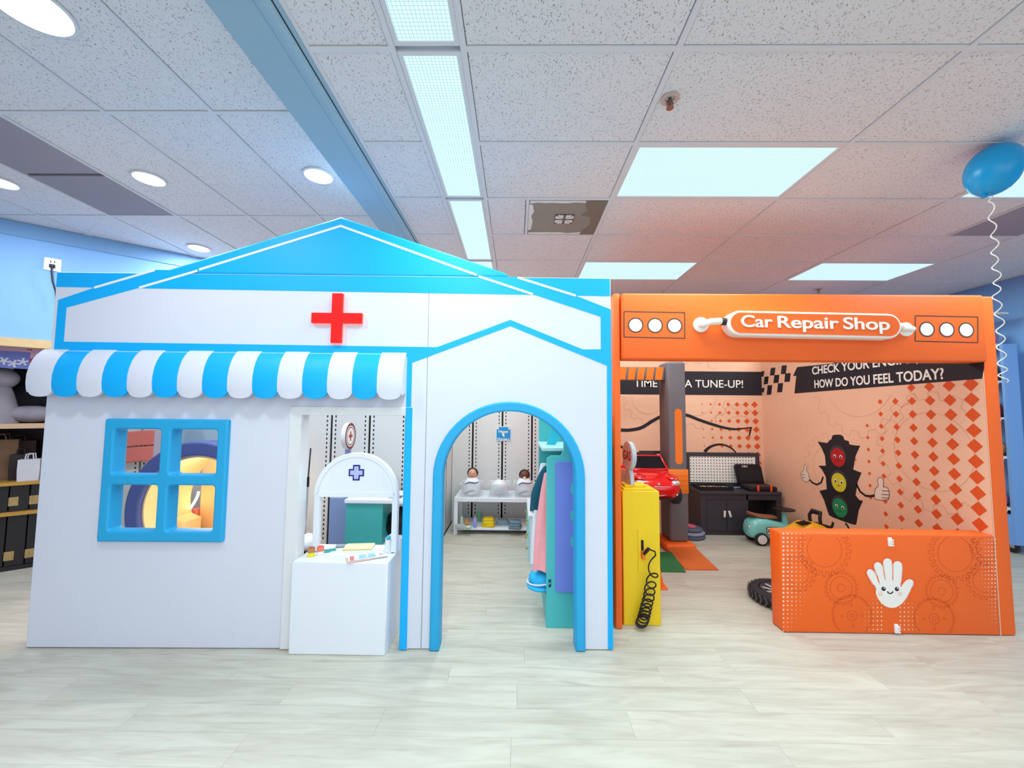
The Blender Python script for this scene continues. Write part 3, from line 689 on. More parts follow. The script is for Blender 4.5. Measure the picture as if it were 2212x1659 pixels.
def doll(x, skin, dz, lb, pac=False):
    z = zt2+.012
    t = thing('baby_doll', lb, 'doll', (x, yt+.17, z), 0, 'baby dolls in the clear bins')
    # body wrapped in a blanket, head leaning on the bin's back
    rings = []
    for k, (w, d, zz, yy_) in enumerate([(.05,.05,.0,-.03),(.09,.085,.015,-.02),(.1,.09,.07,-.01),(.1,.085,.12,.0),(.088,.07,.165,.01),(.06,.05,.195,.02),(.03,.03,.21,.03)]):
        rings.append([V((w*cos(a)*(1+.06*sin(5*a+k)), yy_+d*sin(a)*(1+.05*sin(4*a+2*k)), zz)) for a in [2*pi*j/24 for j in range(24)]])
    sw_ = MB().loft(rings).obj('swaddle', CLOTHW, t, 60)
    plate('wrap_edge', [line([(-.085,.13),(-.03,.16),(.05,.15),(.09,.16)], .012)], FY(-.085), .01, NAVYP, sw_)
    plate('wrap_edge', [line([(-.08,.02),(-.02,.05),(.03,.06)], .02)], FY(-.102), .01, NAVYP, sw_)
    h = MB().ball((0,0,0), .058,.062,.066,20,14).obj('head', skin, t, 60); h.location = (0,.035,.21+dz); h.rotation_euler = (-.15, .05, 0)
    # hair as a cap over crown and sides
    rings = []
    for i in range(8):
        th = pi*.5*i/7*1.3; rings.append([V((.071*sin(th)*cos(a)*(1+.03*sin(9*a)), .014+.07*sin(th)*sin(a)*(1 if sin(a) > 0 else .8), .008+.072*cos(th) + (.016 if sin(a) < -.4 and i > 4 else 0))) for a in [2*pi*j/24 for j in range(24)]])
    MB().loft(rings[::-1], False).add([r_ for r_ in rings[0]], [tuple(range(24))]).obj('hair', HR, h, 60)
    MB().ball((0,-.06,-.008), .008,.008,.009,10,6).obj('nose', skin, h, 60)
    for s in (-1, 1):
        MB().tube([(s*(.012+.006*k), -.0605+.0016*k, .004+.0018*(k-1.5)**2) for k in range(4)], .0022, 6).obj('eyelid', HR, h, 60)
        MB().ball((s*.058,.0,-.004), .008,.011,.015,8,6).obj('ear', skin, h, 60)
    if pac:
        MB().lathe((0,-.062,-.03), [(.001,.004),(.02,.004),(.02,-.002),(.001,-.002)], 16, 'y').obj('pacifier', mat('pacifier_cream','#e9ddb8',.4), h)
    else: MB().tube([(-.013,-.054,-.03),(0,-.058,-.032),(.013,-.054,-.03)], .003, 6).obj('mouth', mat('doll_lip','#a8584f',.5), h, 60)
    return t
bx1 = bin_(1018, 'clear bin holding the light-skinned baby doll, left on the bench'); doll(bx1, SK1, .035, 'light-skinned baby doll with dark hair, eyes closed, in the left clear bin')
bx2 = bin_(1078, 'clear bin with only a white blanket, middle on the bench'); blanket(bx2, 'baby_blanket', 'crumpled white blanket in the middle clear bin', .09, 3)
bx3 = bin_(1133, 'clear bin holding the brown-skinned baby doll, right on the bench'); doll(bx3, SK2, .02, 'brown-skinned baby doll with curly hair and pacifier in the right clear bin', True)
# small things on the lower shelf
def shelf(u, v=1140): p = wz(u, v, zs); return V((p.x, min(p.y, yt+.4), zs+.001))
def bottle(u, v, r, h, c, lb, capc='#dfe7e2'):
    t = thing('baby_bottle', lb, 'bottle', shelf(u, v), 0, 'small bottles under the nursery bench')
    MB().lathe((0,0,0), [(.001,0),(r,0),(r,h*.7),(r*.55,h*.82),(.001,h*.82)], 16).obj('body', mat('bottle'+c, c, .3), t, 50)
    MB().lathe((0,0,h*.82), [(.001,0),(r*.6,0),(r*.55,h*.1),(r*.2,h*.18),(.001,h*.18)], 14).obj('cap', mat('cap'+capc, capc, .4), t, 50)
bottle(997,1133,.02,.125,'#d9ead9','white-green baby bottle at the left end of the bench shelf','#8fc79a')
bottle(1026,1139,.023,.13,'#9d9be6','lavender baby bottle with pink top under the bench','#d98bb0')
bottle(1035,1126,.024,.15,'#6fcf8c','tall green bottle behind the lavender bottle','#8ad9bd')
o = tag(rbox('patterned_box', -.055,.055,-.03,.03,0,.045,.004, mat('box_grey','#b8b9bd',.6,.5,40)), 'little grey patterned box at the bench shelf corner', 'box'); o.location = shelf(994,1140)+V((0,-.02,0)); o.rotation_euler.z = .2
t = thing('rubber_duck', 'small orange rubber duck under the bench', 'toy duck', shelf(1009,1134))
MB().ball((0,0,.022),.03,.024,.022).obj('body', mat('duck_orange','#eaa23d',.4), t, 60); MB().ball((-.008,0,.05),.018).obj('head', MATS['duck_orange'], t, 60)
MB().cyl((-.024,0,.048),(-.036,0,.046),.006,8,.003).obj('beak', mat('duck_beak','#d9602c',.4), t)
t = thing('soap_dish', 'round mint soap dish in front of the rubber duck', 'dish', shelf(1012,1141)+V((.0,-.02,0)))
MB().lathe((0,0,0),[(.001,0),(.032,0),(.04,.02),(.001,.014)],20).obj('dish', mat('mint','#a9e0b5',.4), t, 50); MB().ball((0,0,.022),.026,.026,.01).obj('soap', FRAMEW, t, 60)
def folded(name, u, v, w, d, h, ma, lb, sd):
    t = thing(name, lb, 'clothes', shelf(u, v)); rg = random.Random(sd); z = 0
    for k in range(3):
        hh = h/3; s = 1-.08*k
        rings = []
        for zz, q_ in ((0,.93),(hh*.3,1),(hh*.75,1),(hh,.9)):
            rings.append([V((w/2*s*q_*x*(1+.05*sin(5*i+sd+k)), d/2*s*q_*y*(1+.06*sin(4*i+k)), z+zz+.004*sin(3*i+sd))) for i, (x, y) in enumerate(rrect(-1,1,-1,1,.35,4))])
        o = MB().loft(rings).obj('fold', ma, t, 60); o.rotation_euler.z = rg.uniform(-.15,.15); z += hh*1.02
folded('folded_clothes', 1055, 1136, .15,.16,.1, mat('cloth_yellow','#ecc81f',.9,.15,25,.5,60), 'bright yellow folded cloth in the middle of the bench shelf', 1)
folded('folded_clothes', 1086, 1132, .16,.14,.05, mat('cloth_slate','#8fa0ad',.9,.15,25,.5,60), 'grey folded cloth behind, between yellow and blue-grey clothes', 2)
folded('folded_clothes', 1113, 1140, .15,.16,.085, mat('cloth_denim','#6f8796',.9,.2,30,.5,60), 'blue grey folded clothes at the right of the bench shelf', 3)
# nursery sign on the wall
c0 = wy(1071.5,921,YB2-.012); c1 = wy(1104,953,YB2-.012)
t = thing('nursery_sign', 'small square blue wall sign reading Happy Nursery', 'sign', (0,0,0)); fs_ = FY(YB2-.012)
sgw, sgh = c1.x-c0.x, c0.z-c1.z
plate('board', [rrect(c0.x,c1.x,c1.z,c0.z,.02)], fs_, .01, PRINTW, t)
plate('face', [rrect(c0.x+.008,c1.x-.008,c1.z+.008,c0.z-.008,.015)], FY(YB2-.0125), .001, mat('sign_blue','#1f93d6',.5), t)
fs2 = FY(YB2-.0128)
text('lettering', 'Happy', fs2, c0.x+sgw*.18, c0.z-sgh*.42, c1.x-sgw*.18, c0.z-sgh*.42, sgh*.17, PRINTW, t, .001, .02)
text('lettering', 'Nursery', fs2, c0.x+sgw*.1, c0.z-sgh*.93, c1.x-sgw*.1, c0.z-sgh*.93, sgh*.17, PRINTW, t, .001, .02)
mxs, mzs = (c0.x+c1.x)/2, c0.z-sgh*.6
plate('footprint', [[(mxs+.012*cos(a)*(1.3 if sin(a) > 0 else 1)+.008*sin(a)*-1, mzs+.024*sin(a)) for a in [2*pi*k/18 for k in range(18)]]], fs2, .001, PRINTW, t)
for k in range(5): plate('toe', [circ(mxs-.022+.007*k, mzs+.026+.004*math.sin(k), .0042, 8)], fs2, .001, PRINTW, t)
for s in (0, 1):
    hx_ = (c0.x+.025) if s == 0 else (c1.x-.025)
    plate('handprint', [gear(hx_, c0.z-.026, .01, 5, .009, .3)], fs2, .001, PRINTW, t)

# white drawer chest
p = wz(1141,1231,0); yb = p.y; ztc = wy(1141,1112,yb).z
t = thing('drawer_chest', 'white chest with pale teal drawer fronts behind the hanging clothes', 'chest of drawers', (p.x, yb, 0))
MB().box(.012,.5,0,.75,.05,ztc-.02).obj('body', GLOSSW, t); rbox('top', 0,.5,-.01,.76,ztc-.02,ztc,.004, GLOSSW, t, 1); MB().box(.02,.48,.01,.74,0,.05).obj('plinth', GLOSSW, t)
BRS = mat('brass','#c9a54b',.3,metal=.8)
for k in range(3):
    z0 = .07+k*(ztc-.1)/3; z1 = z0+(ztc-.1)/3-.015
    dr = MB().box(0,.011,.02,.73,z0,z1).obj('drawer', mat('teal_pale','#9fd9dc',.4), t)
    for y in (.2,.55): MB().ball((-.012,y,(z0+z1)/2),.012,n=10,m_=6).obj('knob', BRS, dr, 60)
t = thing('toy_snake', 'yellow and orange toy lying on the white chest', 'toy', (p.x+.08, yb+.22, ztc+.001))
MB().tube([(-.05+.03*k,.02*sin(k*1.3),.014) for k in range(6)], [.01,.013,.013,.013,.013,.01], 8).obj('body', mat('toy_yellow','#e9d42d',.5), t, 60)
MB().ball((.03,.05,.025),.028,.02,.024,10,8,.1).obj('crest', mat('toy_coral','#ea8a62',.5), t, 60)
t = thing('teddy_bear', 'small tan teddy lying face up on the white chest', 'teddy', (p.x+.1, yb+.09, ztc+.001))
TED = mat('teddy_tan','#b08d6b',.9,.15,40,.6,90)
MB().ball((0,0,.022),.04,.026,.022).obj('body', TED, t, 60); MB().ball((-.05,.005,.022),.024,.024,.021).obj('head', TED, t, 60)
for s in (-1, 1):
    MB().ball((-.062,.005+s*.018,.03),.008,n=8,m_=6).obj('ear', TED, t, 60); MB().ball((.035,s*.024,.014),.022,.011,.012,10,6).obj('leg', TED, t, 60)

# teal dress-up wardrobe
yw = 2.905; xw0 = wz(1180,1357,0).x; xw1 = .56
def Wd(u, v, y=yw): p = wy(u, v, y); return (p.x-xw0, p.z)
t = thing('dress_up_wardrobe', 'teal dress-up wardrobe with lavender side panel inside the arch', 'wardrobe', (xw0, yw, 0))
zst = Wd(1178,984)[1]; ztp = zst+.30; wd = xw1-xw0
out = [(0,0),(wd,0),(wd,ztp),(.14,ztp),(.12,ztp-.02),(.12,zst+.04),(.1,zst),(.03,zst),(0,zst-.02)]
plate('end_panel', [out, rrect(.015,.035,.27,.33,.009)], FY(0), .025, TEAL, t, .003)
lv = [(Wd(1197,1278)[0], Wd(1197,1278)[1]), (Wd(1197,997)[0], Wd(1197,997)[1])]
px0, pz0, pz1 = .062, lv[0][1], lv[1][1]
lvp = plate('lavender_panel', [rrect(px0, wd+.001, pz0, pz1, .02)], FY(-.012), .011, PURP, t, .003)
for v in (1056,1113,1169):
    zc_ = Wd(1236,v)[1]
    plate('finger_hole', [rrect(.168,.215,zc_-.042,zc_+.042,.03)], FY(-.0135), .003, TEAL, lvp)
plate('end_panel', [[(-.02,0),(wd,0),(wd,ztp),(-.02,ztp)]], FY(.66), .02, TEAL, t)
MB().box(wd-.02, wd, .026, .66, .02, ztp).obj('back_board', TEAL, t)
MB().box(.0, wd-.02, .026, .66, .0, .2).obj('base_box', TEAL, t)
MB().box(-.03, wd-.02, .026, .655, zst+.03, zst+.05).obj('top_shelf', mat('shelf_pale_teal','#b9e6ea',.4), t)
MB().cyl((.16,.027,zst-.07),(.16,.655,zst-.07),.012,10).obj('rail', CHROME, t, 40)
plate('divider', [[(.02,zst+.05),(.09,zst+.05),(.13,zst+.12),(.13,ztp),(.05,ztp),(.07,zst+.2)]], FY(.3), .015, mat('divider_cyan','#31c1d8',.4), t)
def garment(name, xc, y, zt_, zb_, w0, w1, ma, lb, n=7, hook=True, slope=0, cat='garment'):
    t2 = thing(name, lb, cat, (xw0+xc, yw+y, 0)); rings = []
    for i in range(n+1):
        f = i/n; z = zt_+(zb_-zt_)*f; w = w0+(w1-w0)*min(1, f*1.6)**.7; d = .035+.02*f
        rings.append([V((slope*f+w*cos(a)*(1+.05*sin(6*a+i*.2)), d*sin(a)*(1+.28*f*sin(5*a+.5*i)), z + (.012*cos(3*a) if i == n else 0))) for a in [2*pi*k/28 for k in range(28)]])
    MB().loft(rings).obj('cloth', ma, t2, 60)
    hg = MB().tube([(.16-xc-.0,0,zt_+.04+.012*cos(a)) for a in (0,)] + [(.15-xc,0,zt_+.03),(.1-xc,0,zt_+.01),(0,0,zt_-.01)], .004, 6).obj('hanger', CHROME, t2, 60)
    return t2
garment('white_coat', .03,.40, zst-.11, .30, .05, .1, CLOTHW, 'long white play coat hanging behind the teal one', slope=-.02)
garment('scrub_top', .045,.24, zst-.11, zst-.44, .05, .13, mat('cloth_teal','#14566c',.9,.1,20,.4,60), 'dark teal scrub top hanging between white coat and pink gown', slope=-.02)
garment('pink_gown', .035,.1, zst-.14, .356, .045, .095, mat('cloth_pink','#f4a3ab',.9,.06,20,.4,60), 'long pink gown hanging at the wardrobe front', slope=-.025)
t = thing('doctor_cap', 'round bright blue cap with white stripe resting at the wardrobe base', 'cap', (xw0-.005, yw+.16, .2))
CAPB = mat('cap_blue','#24aee8',.8,.05,20,.3,80)
bd = MB().ball((0,0,.075),.115,.105,.072,22,12,.03,2).obj('crown', CAPB, t, 60)
MB().tube([(.119*cos(a)-.004,.109*sin(a),.07+.02*cos(a)) for a in [2*pi*k/24 for k in range(24)]], .006, 6, True).obj('stripe', FRAMEW, t, 60)
MB().ball((-.02,-.02,.03),.112,.1,.028,20,8,.03,5).obj('brim', CAPB, t, 60)

# ================================================================ CAR REPAIR PLAY SHOP
YG, YBK, XR = 2.9, 5.47, 3.33
def G(u, v, y=YG): p = wy(u, v, y); return (p.x, p.z)
def GS_(*pts, y=YG): return [G(*p, y) for p in pts]
gr = thing('repair_shop_playhouse', 'orange padded car repair play shop with printed peach walls', 'playhouse')
x0g, x1g = G(1341,900)[0]-.045, G(2190,1375)[0]
ztg = 2.365
rbox('left_wall', x0g, x0g+.045, YG, YBK, .002, ztg+.01, .008, ORANGE, gr)
rw = rbox('right_wall', XR, x1g+.01, YG-.01, YBK+.08, .002, ztg, .012, ORANGE, gr, 3)
bk = MB().box(x0g+.046, XR-.001, YBK, YBK+.02, .002, ztg).obj('back_wall', PEACH, gr)
rp = MB().box(XR-.004, XR-.0005, YG-.008, YBK-.001, .002, ztg-.01).obj('right_wall_lining', PEACH, gr)
MB().box(XR-.0045, XR+.001, YG-.0125, YG-.0105, .005, ztg-.005).obj('lining_edge', PEACH, rw)
# --- back wall print
FB = FY(YBK-.0015)
def B(u, v): p = wy(u, v, YBK); return (p.x, p.z)
bx0 = x0g+.05; bx1 = XR-.006
zA, zB = B(1480,802)[1], B(1480,853)[1]
plate('black_banner', [[(bx0,zB),(bx1,zB),(bx1,zA),(bx0,zA)]], FB, .001, PRINTK, bk)
FB2 = FY(YBK-.003)
ca, cb_ = B(1484,836)[0], B(1605,836)[0]
tz = B(1540,837)[1]; chh = B(1540,820)[1]-tz
L0 = B(1370,837)[0]
text('lettering', 'TIME FOR A TUNE-UP!', FB2, L0, tz, cb_, tz, chh, PRINTW, bk, .0012, .004)
def car_line(pts, w): return line(GSs(pts), w)
def BB(pts): return [B(*p) for p in pts]
cl = [(1341,929),(1360,929),(1385,924),(1410,909),(1430,899),(1455,893),(1484,897),(1510,907),(1540,917),(1565,924),(1590,927),(1622,923)]
cw = smooth2([p_ + (w_,) for p_, w_ in zip(cl, [.044,.044,.046,.044,.042,.042,.042,.04,.038,.034,.026,.01])])
plate('car_outline', [line(BB([p_[:2] for p_ in cw]), [p_[2] for p_ in cw])], FY(YBK-.0025), .001, PRINTK, bk)
plate('car_outline', [BB([(1619,923),(1625,922),(1619,945),(1617,946)])], FB, .001, PRINTK, bk)
plate('car_outline', [line(BB([(1320+0,962),(1341,964),(1355,975),(1362,990)]), .03)], FB, .001, PRINTK, bk)
cw = smooth2([(1522,976,.045),(1530,968,.038),(1542,962,.03),(1556,960,.026),(1570,963,.022),(1582,970,.02),(1590,978,.016)])
plate('car_outline', [line(BB([p_[:2] for p_ in cw]), [p_[2] for p_ in cw])], FY(YBK-.0025), .001, PRINTK, bk)
plate('car_outline', [line(BB([(1380,977),(1436,977)]), .04)], FB, .001, PRINTK, bk)
def dia(c, r, ry=None): ry = ry or r; return [(c[0]-r,c[1]),(c[0],c[1]-ry),(c[0]+r,c[1]),(c[0],c[1]+ry)]
dm = []
c0 = B(1631,892)
for i in range(7):
    for j in range(-5, 8):
        c = (c0[0]-.118*i+.004*j, c0[1]-.112*j)
        if zB-.02 < c[1] < zA+.02: continue
        r = .040*(1-i/7.3)+.004
        if c[0]+r > bx1: continue
        if c[1] < ztg-.03 and c[1] > .8: dm.append(dia(c, r))
flat('diamond_print', dm, FB, .0004, PRINTO, bk)['kind'] = 'stuff'
gl = []
for (u, v, r, n) in ((1500,850,.42,14),(1600,940,.36,12),(1400,860,.3,12)):
    c = B(u, v); gp_ = gear(*c, r, n, .05); gl += [gp_, circ(*c, r*.72, 40)]
b = [];
for g_ in gl:
    for p_, q_ in zip(g_, g_[1:]+g_[:1]):
        if all(bx0 < w_[0] < bx1-.01 and .4 < w_[1] < ztg-.02 and not (zB-.01 < w_[1] < zA+.01) for w_ in (p_, q_)): b.append(line([p_, q_], .004))
flat('gear_lines', b, FB, .0002, LINEP, bk)['kind'] = 'stuff'
# --- right wall print  (frame coordinates a=-y, b=z)
FR = FX(XR-.0045)
def Rr(u, v): p = wx(u, v, XR-.005); return (-p.y, p.z)
def RR(*pts): return [Rr(*p) for p in pts]
plate('black_banner', [RR((1722,793),(1800,785),(1850,740),(2100,680),(2117,700),(2124,722),(2126,795),(2121,818),(1716,850),(1720,812),(1713,812))], FX(XR-.0055), .001, PRINTK, rp)
FR2 = FX(XR-.0066)
p0, p1 = Rr(1760,838), Rr(2040,818); h0 = Rr(1760,819)[1]-p0[1]; h1 = Rr(2040,796)[1]-p1[1]
text('lettering', 'HOW DO YOU FEEL TODAY?', FR2, *p0, *p1, ((h0+h1)/2), PRINTW, rp, .0012, .02)
q0, q1 = Rr(1755,809), Rr(1985,782)
text('lettering', 'CHECK YOUR ENGINE,', FR2, *q0, *q1, ((h0+h1)/2), PRINTW, rp, .0012, .02)
# chequered flag tail: parallelogram cells
for (u, v, w, h) in ((1637,812,3,10),(1637,826,4,11),(1647,808,6,11),(1648,843,5,9),(1655,822,9,15),(1669,803,10,15),(1662,843,10,19),(1677,819,11,16),(1693,799,11,17),(1685,838,11,18),(1701,816,12,17)):
    plate('flag_cell', [RR((u-w*.5+1,v-h*.55),(u+w*.5+1,v-h*.6),(u+w*.5-1,v+h*.5),(u-w*.5-1,v+h*.55))], FR, .001, PRINTK, rp)
dm = []
for j in range(-2, 15):
    for i in range(9):
        a = -(YG+.07) - .148*i; z = 1.6-.112*j+.02
        r = .052*(1-i/9.5)
        if i > 7.3-abs(j-5)*.35 or z < .35: continue
        # keep clear of the banner
        if z > Rr(1716+408*(1-i/9), 850-33*(1-i/9))[1]-.03: continue
        dm.append(dia((a, z), r))
flat('diamond_print', dm, FR, .0006, PRINTO, rp)['kind'] = 'stuff'
b = []
for (u, v, r, n) in ((2010,975,.42,16),(1850,810,.55,18),(1790,1010,.3,14)):
    c = Rr(u, v); 
    for g_ in (gear(*c, r, n, .06), circ(*c, r*.74, 48)):
        for p_, q_ in zip(g_, g_[1:]+g_[:1]):
            if all(-5.4 < w_[0] < -2.95 and .1 < w_[1] < 1.7 for w_ in (p_, q_)): b.append(line([p_, q_], .004))
flat('gear_lines', b, FR, .0004, LINEP, rp)['kind'] = 'stuff'
# traffic light print
K2 = mat('traffic_black','#1d1a20',.6)
tlp = plate('traffic_light_print', [RR((1787,957),(1792,951),(1796,949),(1798,941),(1803,939),(1815,939),(1821,942),(1824,950),(1833,953),(1835,960),(1846,962),(1858,963),(1848,985),(1843,1014),(1852,1018),(1861,1021),(1853,1040),(1848,1070),(1856,1080),(1864,1082),(1855,1102),(1850,1130),(1848,1134),(1836,1131),(1800,1118),(1791,1113),(1788,1105),(1780,1080),(1770,1060),(1786,1057),(1784,1030),(1776,1015),(1768,1006),(1784,1006),(1782,985),(1775,968),(1766,954))], FX(XR-.0055), .0012, K2, rp)
FR3 = FX(XR-.0068); FR4 = FX(XR-.0074); FR5 = FX(XR-.008)
for (u, v, cl_, mo) in ((1810,988,'#b3181d',-1),(1812,1042,'#d3c52c',0),(1814,1097,'#1d8b57',1)):
    c = Rr(u, v); rz_ = (Rr(u, v-20)[1]-c[1]); ra = abs(Rr(u+16, v)[0]-c[0])
    plate('lamp_hood', [circ(c[0], c[1]+.02, ra*1.12, 30, rz_*1.1)], FX(XR-.0062), .001, CHAR, tlp)
    lampp = plate('lamp_print', [circ(*c, ra, 30, rz_)], FR3, .001, mat('lamp'+cl_, cl_, .6), tlp)
    for s in (-1, 1):
        e_ = (c[0]+s*ra*.42, c[1]+rz_*.1)
        plate('eye_print', [circ(*e_, ra*.2, 14, rz_*.18)], FR4, .001, PRINTW, tlp); plate('pupil_print', [circ(e_[0], e_[1]-.004, ra*.13, 12, rz_*.12)], FR5, .001, K2, tlp)
    plate('mouth_print', [line([(c[0]+ra*.22*k, c[1]-rz_*.35+mo*.012*(abs(k)**2-.5)) for k in (-1,-.5,0,.5,1)], .006)], FR4, .001, K2, tlp)
plate('arm_print', [line(RR((1778,1030),(1774,1042),(1765,1047),(1755,1043),(1749,1036)), .02)], FX(XR-.0055), .0012, K2, rp)
plate('arm_print', [line(RR((1850,1046),(1858,1062),(1870,1071),(1880,1072),(1892,1070)), .022)], FX(XR-.0055), .0012, K2, rp)
GLV = mat('glove_print','#efd9c8',.6)
def thumbs(pts, lines):
    o = plate('hand_print', [RR(*pts)], FX(XR-.006), .001, GLV, rp)
    for l_ in lines: plate('hand_line', [line(RR(*l_), .006)], FR3, .001, DBR, o)
    plate('hand_line', [line(RR(*(pts+pts[:1])), .005)], FR3, .001, DBR, o)
thumbs([(1734,1036),(1730,1028),(1731,1021),(1736,1016),(1737,1008),(1739,1003),(1743,1006),(1742,1016),(1747,1024),(1749,1036),(1745,1041),(1739,1041)], [[(1731,1026),(1738,1025)],[(1733,1032),(1739,1031)]])
thumbs([(1890,1078),(1889,1066),(1891,1056),(1898,1050),(1896,1040),(1897,1033),(1902,1031),(1908,1035),(1909,1044),(1908,1052),(1917,1053),(1921,1062),(1921,1072),(1919,1079),(1905,1081)], [[(1905,1060),(1920,1061)],[(1905,1068),(1921,1069)],[(1905,1075),(1920,1076)]])
plate('leg_print', [line(RR((1800,1128),(1798,1135),(1790,1150)), .03)], FX(XR-.0055), .0012, K2, rp)
plate('leg_print', [line(RR((1826,1130),(1832,1138),(1836,1152)), .022)], FX(XR-.0055), .0012, K2, rp)

# --- header beam with sign
hb0 = G(1341,700)[0]; hb1 = G(2119,700)[0]; zh0 = G(1700,780)[1]; zh1 = G(1700,637)[1]
yh = YG-.03
hb = rbox('header_beam', hb0, hb1, yh, yh+.12, zh0, zh1, .016, ORANGE, gr, 3)
Fh = FY(yh-.0008)
def Hd(u, v): return G(u, v, yh)
for us, (ua, ub, va, vb, sl) in (((1373,1415,1457),(1348,1479,673,729,.018)),((2002,2045,2087),(1977,2112,682,738,.02))):
    fr_ = [Hd(ua,va),Hd(ub,va+(ub-ua)*sl),Hd(ub,vb+(ub-ua)*sl*.8),Hd(ua,vb-1)]
    for p_, q_ in zip(fr_, fr_[1:]+fr_[:1]): plate('box_line', [line([p_, q_], .008)], Fh, .001, DBR, hb)
    for i, u in enumerate(us):
        c = Hd(u, (va+vb)/2+(u-ua)*sl*.9+1); r = (Hd(u+17,700)[0]-Hd(u,700)[0])
        plate('dot_outline', [circ(*c, r)], Fh, .0012, DBR, hb); plate('white_dot', [circ(*c, r*.82)], FY(yh-.0014), .001, PRINTW, hb)
sy = yh-.10
def Sg(u, v): return G(u, v, sy)
s0_, s1_ = Sg(1577,697), Sg(1946,704); rS = abs(Sg(1760,675)[1]-Sg(1760,722)[1])/2
def caps(c0, c1, r, n=14):
    out = []
    for k in range(n+1): a = pi/2+pi*k/n; out.append((c0[0]+r+r*cos(a), c0[1]+r*sin(a)))
    for k in range(n+1): a = -pi/2+pi*k/n; out.append((c1[0]-r+r*cos(a), c1[1]+r*sin(a)))
    return out
zc_ = (s0_[1]+s1_[1])/2
sgn = plate('shop_sign', [caps((s0_[0]-.012,s0_[1]),(s1_[0]+.012,s1_[1]), rS+.012)], FY(sy+.003), .098, PRINTW, hb, .014)
plate('sign_face', [caps((s0_[0]+.006,s0_[1]),(s1_[0]-.006,s1_[1]), rS-.004)], FY(sy+.0015), .002, ORANGE, sgn)
for wd_, ua, ub in (('Car',1601,1669),('Repair',1680,1812),('Shop',1822,1922)):
    ta, tb_ = Sg(ua,705.5+(ua-1601)*.022), Sg(ub,705.5+(ub-1601)*.022)
    text('lettering', wd_, FY(sy), *ta, *tb_, abs(Sg(1612,679)[1]-Sg(1612,705)[1]), PRINTW, sgn, .003, .017)
fc = Hd(1513,702)
br = MB().lathe((fc[0], yh, fc[1]), [(.001,.001),(.054,.001),(.054,.012),(.04,.02),(.001,.02)], 28, 'y').obj('bracket', PRINTW, sgn, 40)
MB().tube([(fc[0]-.01,yh-.02,fc[1]-.0),(fc[0]+.0,yh-.05,fc[1]-.005),(fc[0]+.05,yh-.06,fc[1]+.012),(fc[0]+.12,yh-.06,fc[1]+.014),(s0_[0]+.02,yh-.06,fc[1]+.01)], .024, 14).obj('bracket_arm', PRINTW, br, 60)
xe = s0_[0]-.012; MB().cyl((xe-.03,yh-.06,fc[1]+.012),(xe+.004,yh-.06,fc[1]+.012),.0265,16).obj('clamp', mat('clamp_black','#2a2224',.5), br, 40)
f2_ = Hd(1958,712)
b2 = MB().lathe((f2_[0]-.01, yh, f2_[1]), [(.001,.001),(.05,.001),(.05,.012),(.001,.018)], 24, 'y').obj('bracket', PRINTW, sgn, 40)
MB().tube([(s1_[0]-.03,yh-.06,f2_[1]+.01),(s1_[0]+.04,yh-.06,f2_[1]+.012),(s1_[0]+.06,yh-.035,f2_[1]+.005),(f2_[0]+.03,yh-.012,f2_[1])], .022, 14).obj('bracket_arm', PRINTW, b2, 60)

# --- low orange barrier with hand
yb0 = YG-.012
c0 = G(1693,1365,yb0); c1 = G(2158,1375,yb0); zbt = G(1900,1153,yb0)[1]
ba = thing('foam_barrier', 'low orange foam barrier with a smiling white hand and gear print', 'barrier', (0,0,0))
bb = rbox('block', c0[0], XR-.003, yb0, yb0+.13, .002, zbt, .014, ORANGE, ba, 3)
Fb = FY(yb0-.0008)
def Q(u, v): return G(u, v, yb0)
sc3 = 612/2212
def z3(x, y): return Q(1600+x*sc3, 1100+y*sc3)
b = []
for (x, y, r, n, d) in ((655,315,.50,24,.11),(430,265,0,0,0),(1675,350,.50,24,.11),(445,500,.32,18,.09),(1900,560,.32,18,.09),(1920,300,.30,16,.08),(785,615,.32,22,.05),(1570,640,.32,22,.05),(870,830,.42,40,.04),(1510,855,.42,40,.04)):
    if not n: continue
    c = z3(x, y); k = .29
    for g_ in (gear(*c, (r+.02)*k*1.0, n, d*k), circ(*c, r*k*.82, 40) if n < 30 else circ(*c, .013, 16), circ(*c, r*k*.28, 20) if n >= 22 and n < 24 or n == 40 else []):
        for p_, q_ in zip(g_, g_[1:]+g_[:1]): b.append(line([p_, q_], .0035))
    if n == 40:
        for a in range(4):
            cc_ = (c[0]+.07*cos(a*pi/2+1.6), c[1]+.07*sin(a*pi/2+1.6)); g_ = circ(*cc_, .008, 10)
            for p_, q_ in zip(g_, g_[1:]+g_[:1]): b.append(line([p_, q_], .003))
b = [l_ for l_ in b if all(c0[0]+.02 < p_[0] < XR-.02 and .015 < p_[1] < zbt-.015 for p_ in l_)]
flat('gear_lines', b, Fb, 0, LINEO, bb)['kind'] = 'stuff'
WD = mat('white_dot_print','#fbd9c4',.6); dm = []
def dots(x0, x1, y0, y1, dx, dy, fn):
    y = y0
    while y < y1:
        x = x0
        while x < x1:
            r = fn(x, y)
            if r > .0012: dm.append(dia(z3(x, y), r))
            x += dx
        y += dy
def clip01(t): return max(0, min(1, t))
dots(333,560,190,965,33,33, lambda x, y: .0085*clip01(1.05-(x-333)/230-max(0,(y-650)/600)))
dots(1830,1990,235,965,26,31, lambda x, y: .0062*clip01((x-1790)/150-abs(y-430)/560))
dots(970,1130,700,960,32,34, lambda x, y: .0058*clip01((x-900)/160-max(0,(780-y)/150)))
dots(1245,1420,700,960,32,34, lambda x, y: .0058*clip01((1430-x)/130-max(0,(780-y)/150)))
flat('dot_print', dm, Fb, .0003, WD, bb)['kind'] = 'stuff'
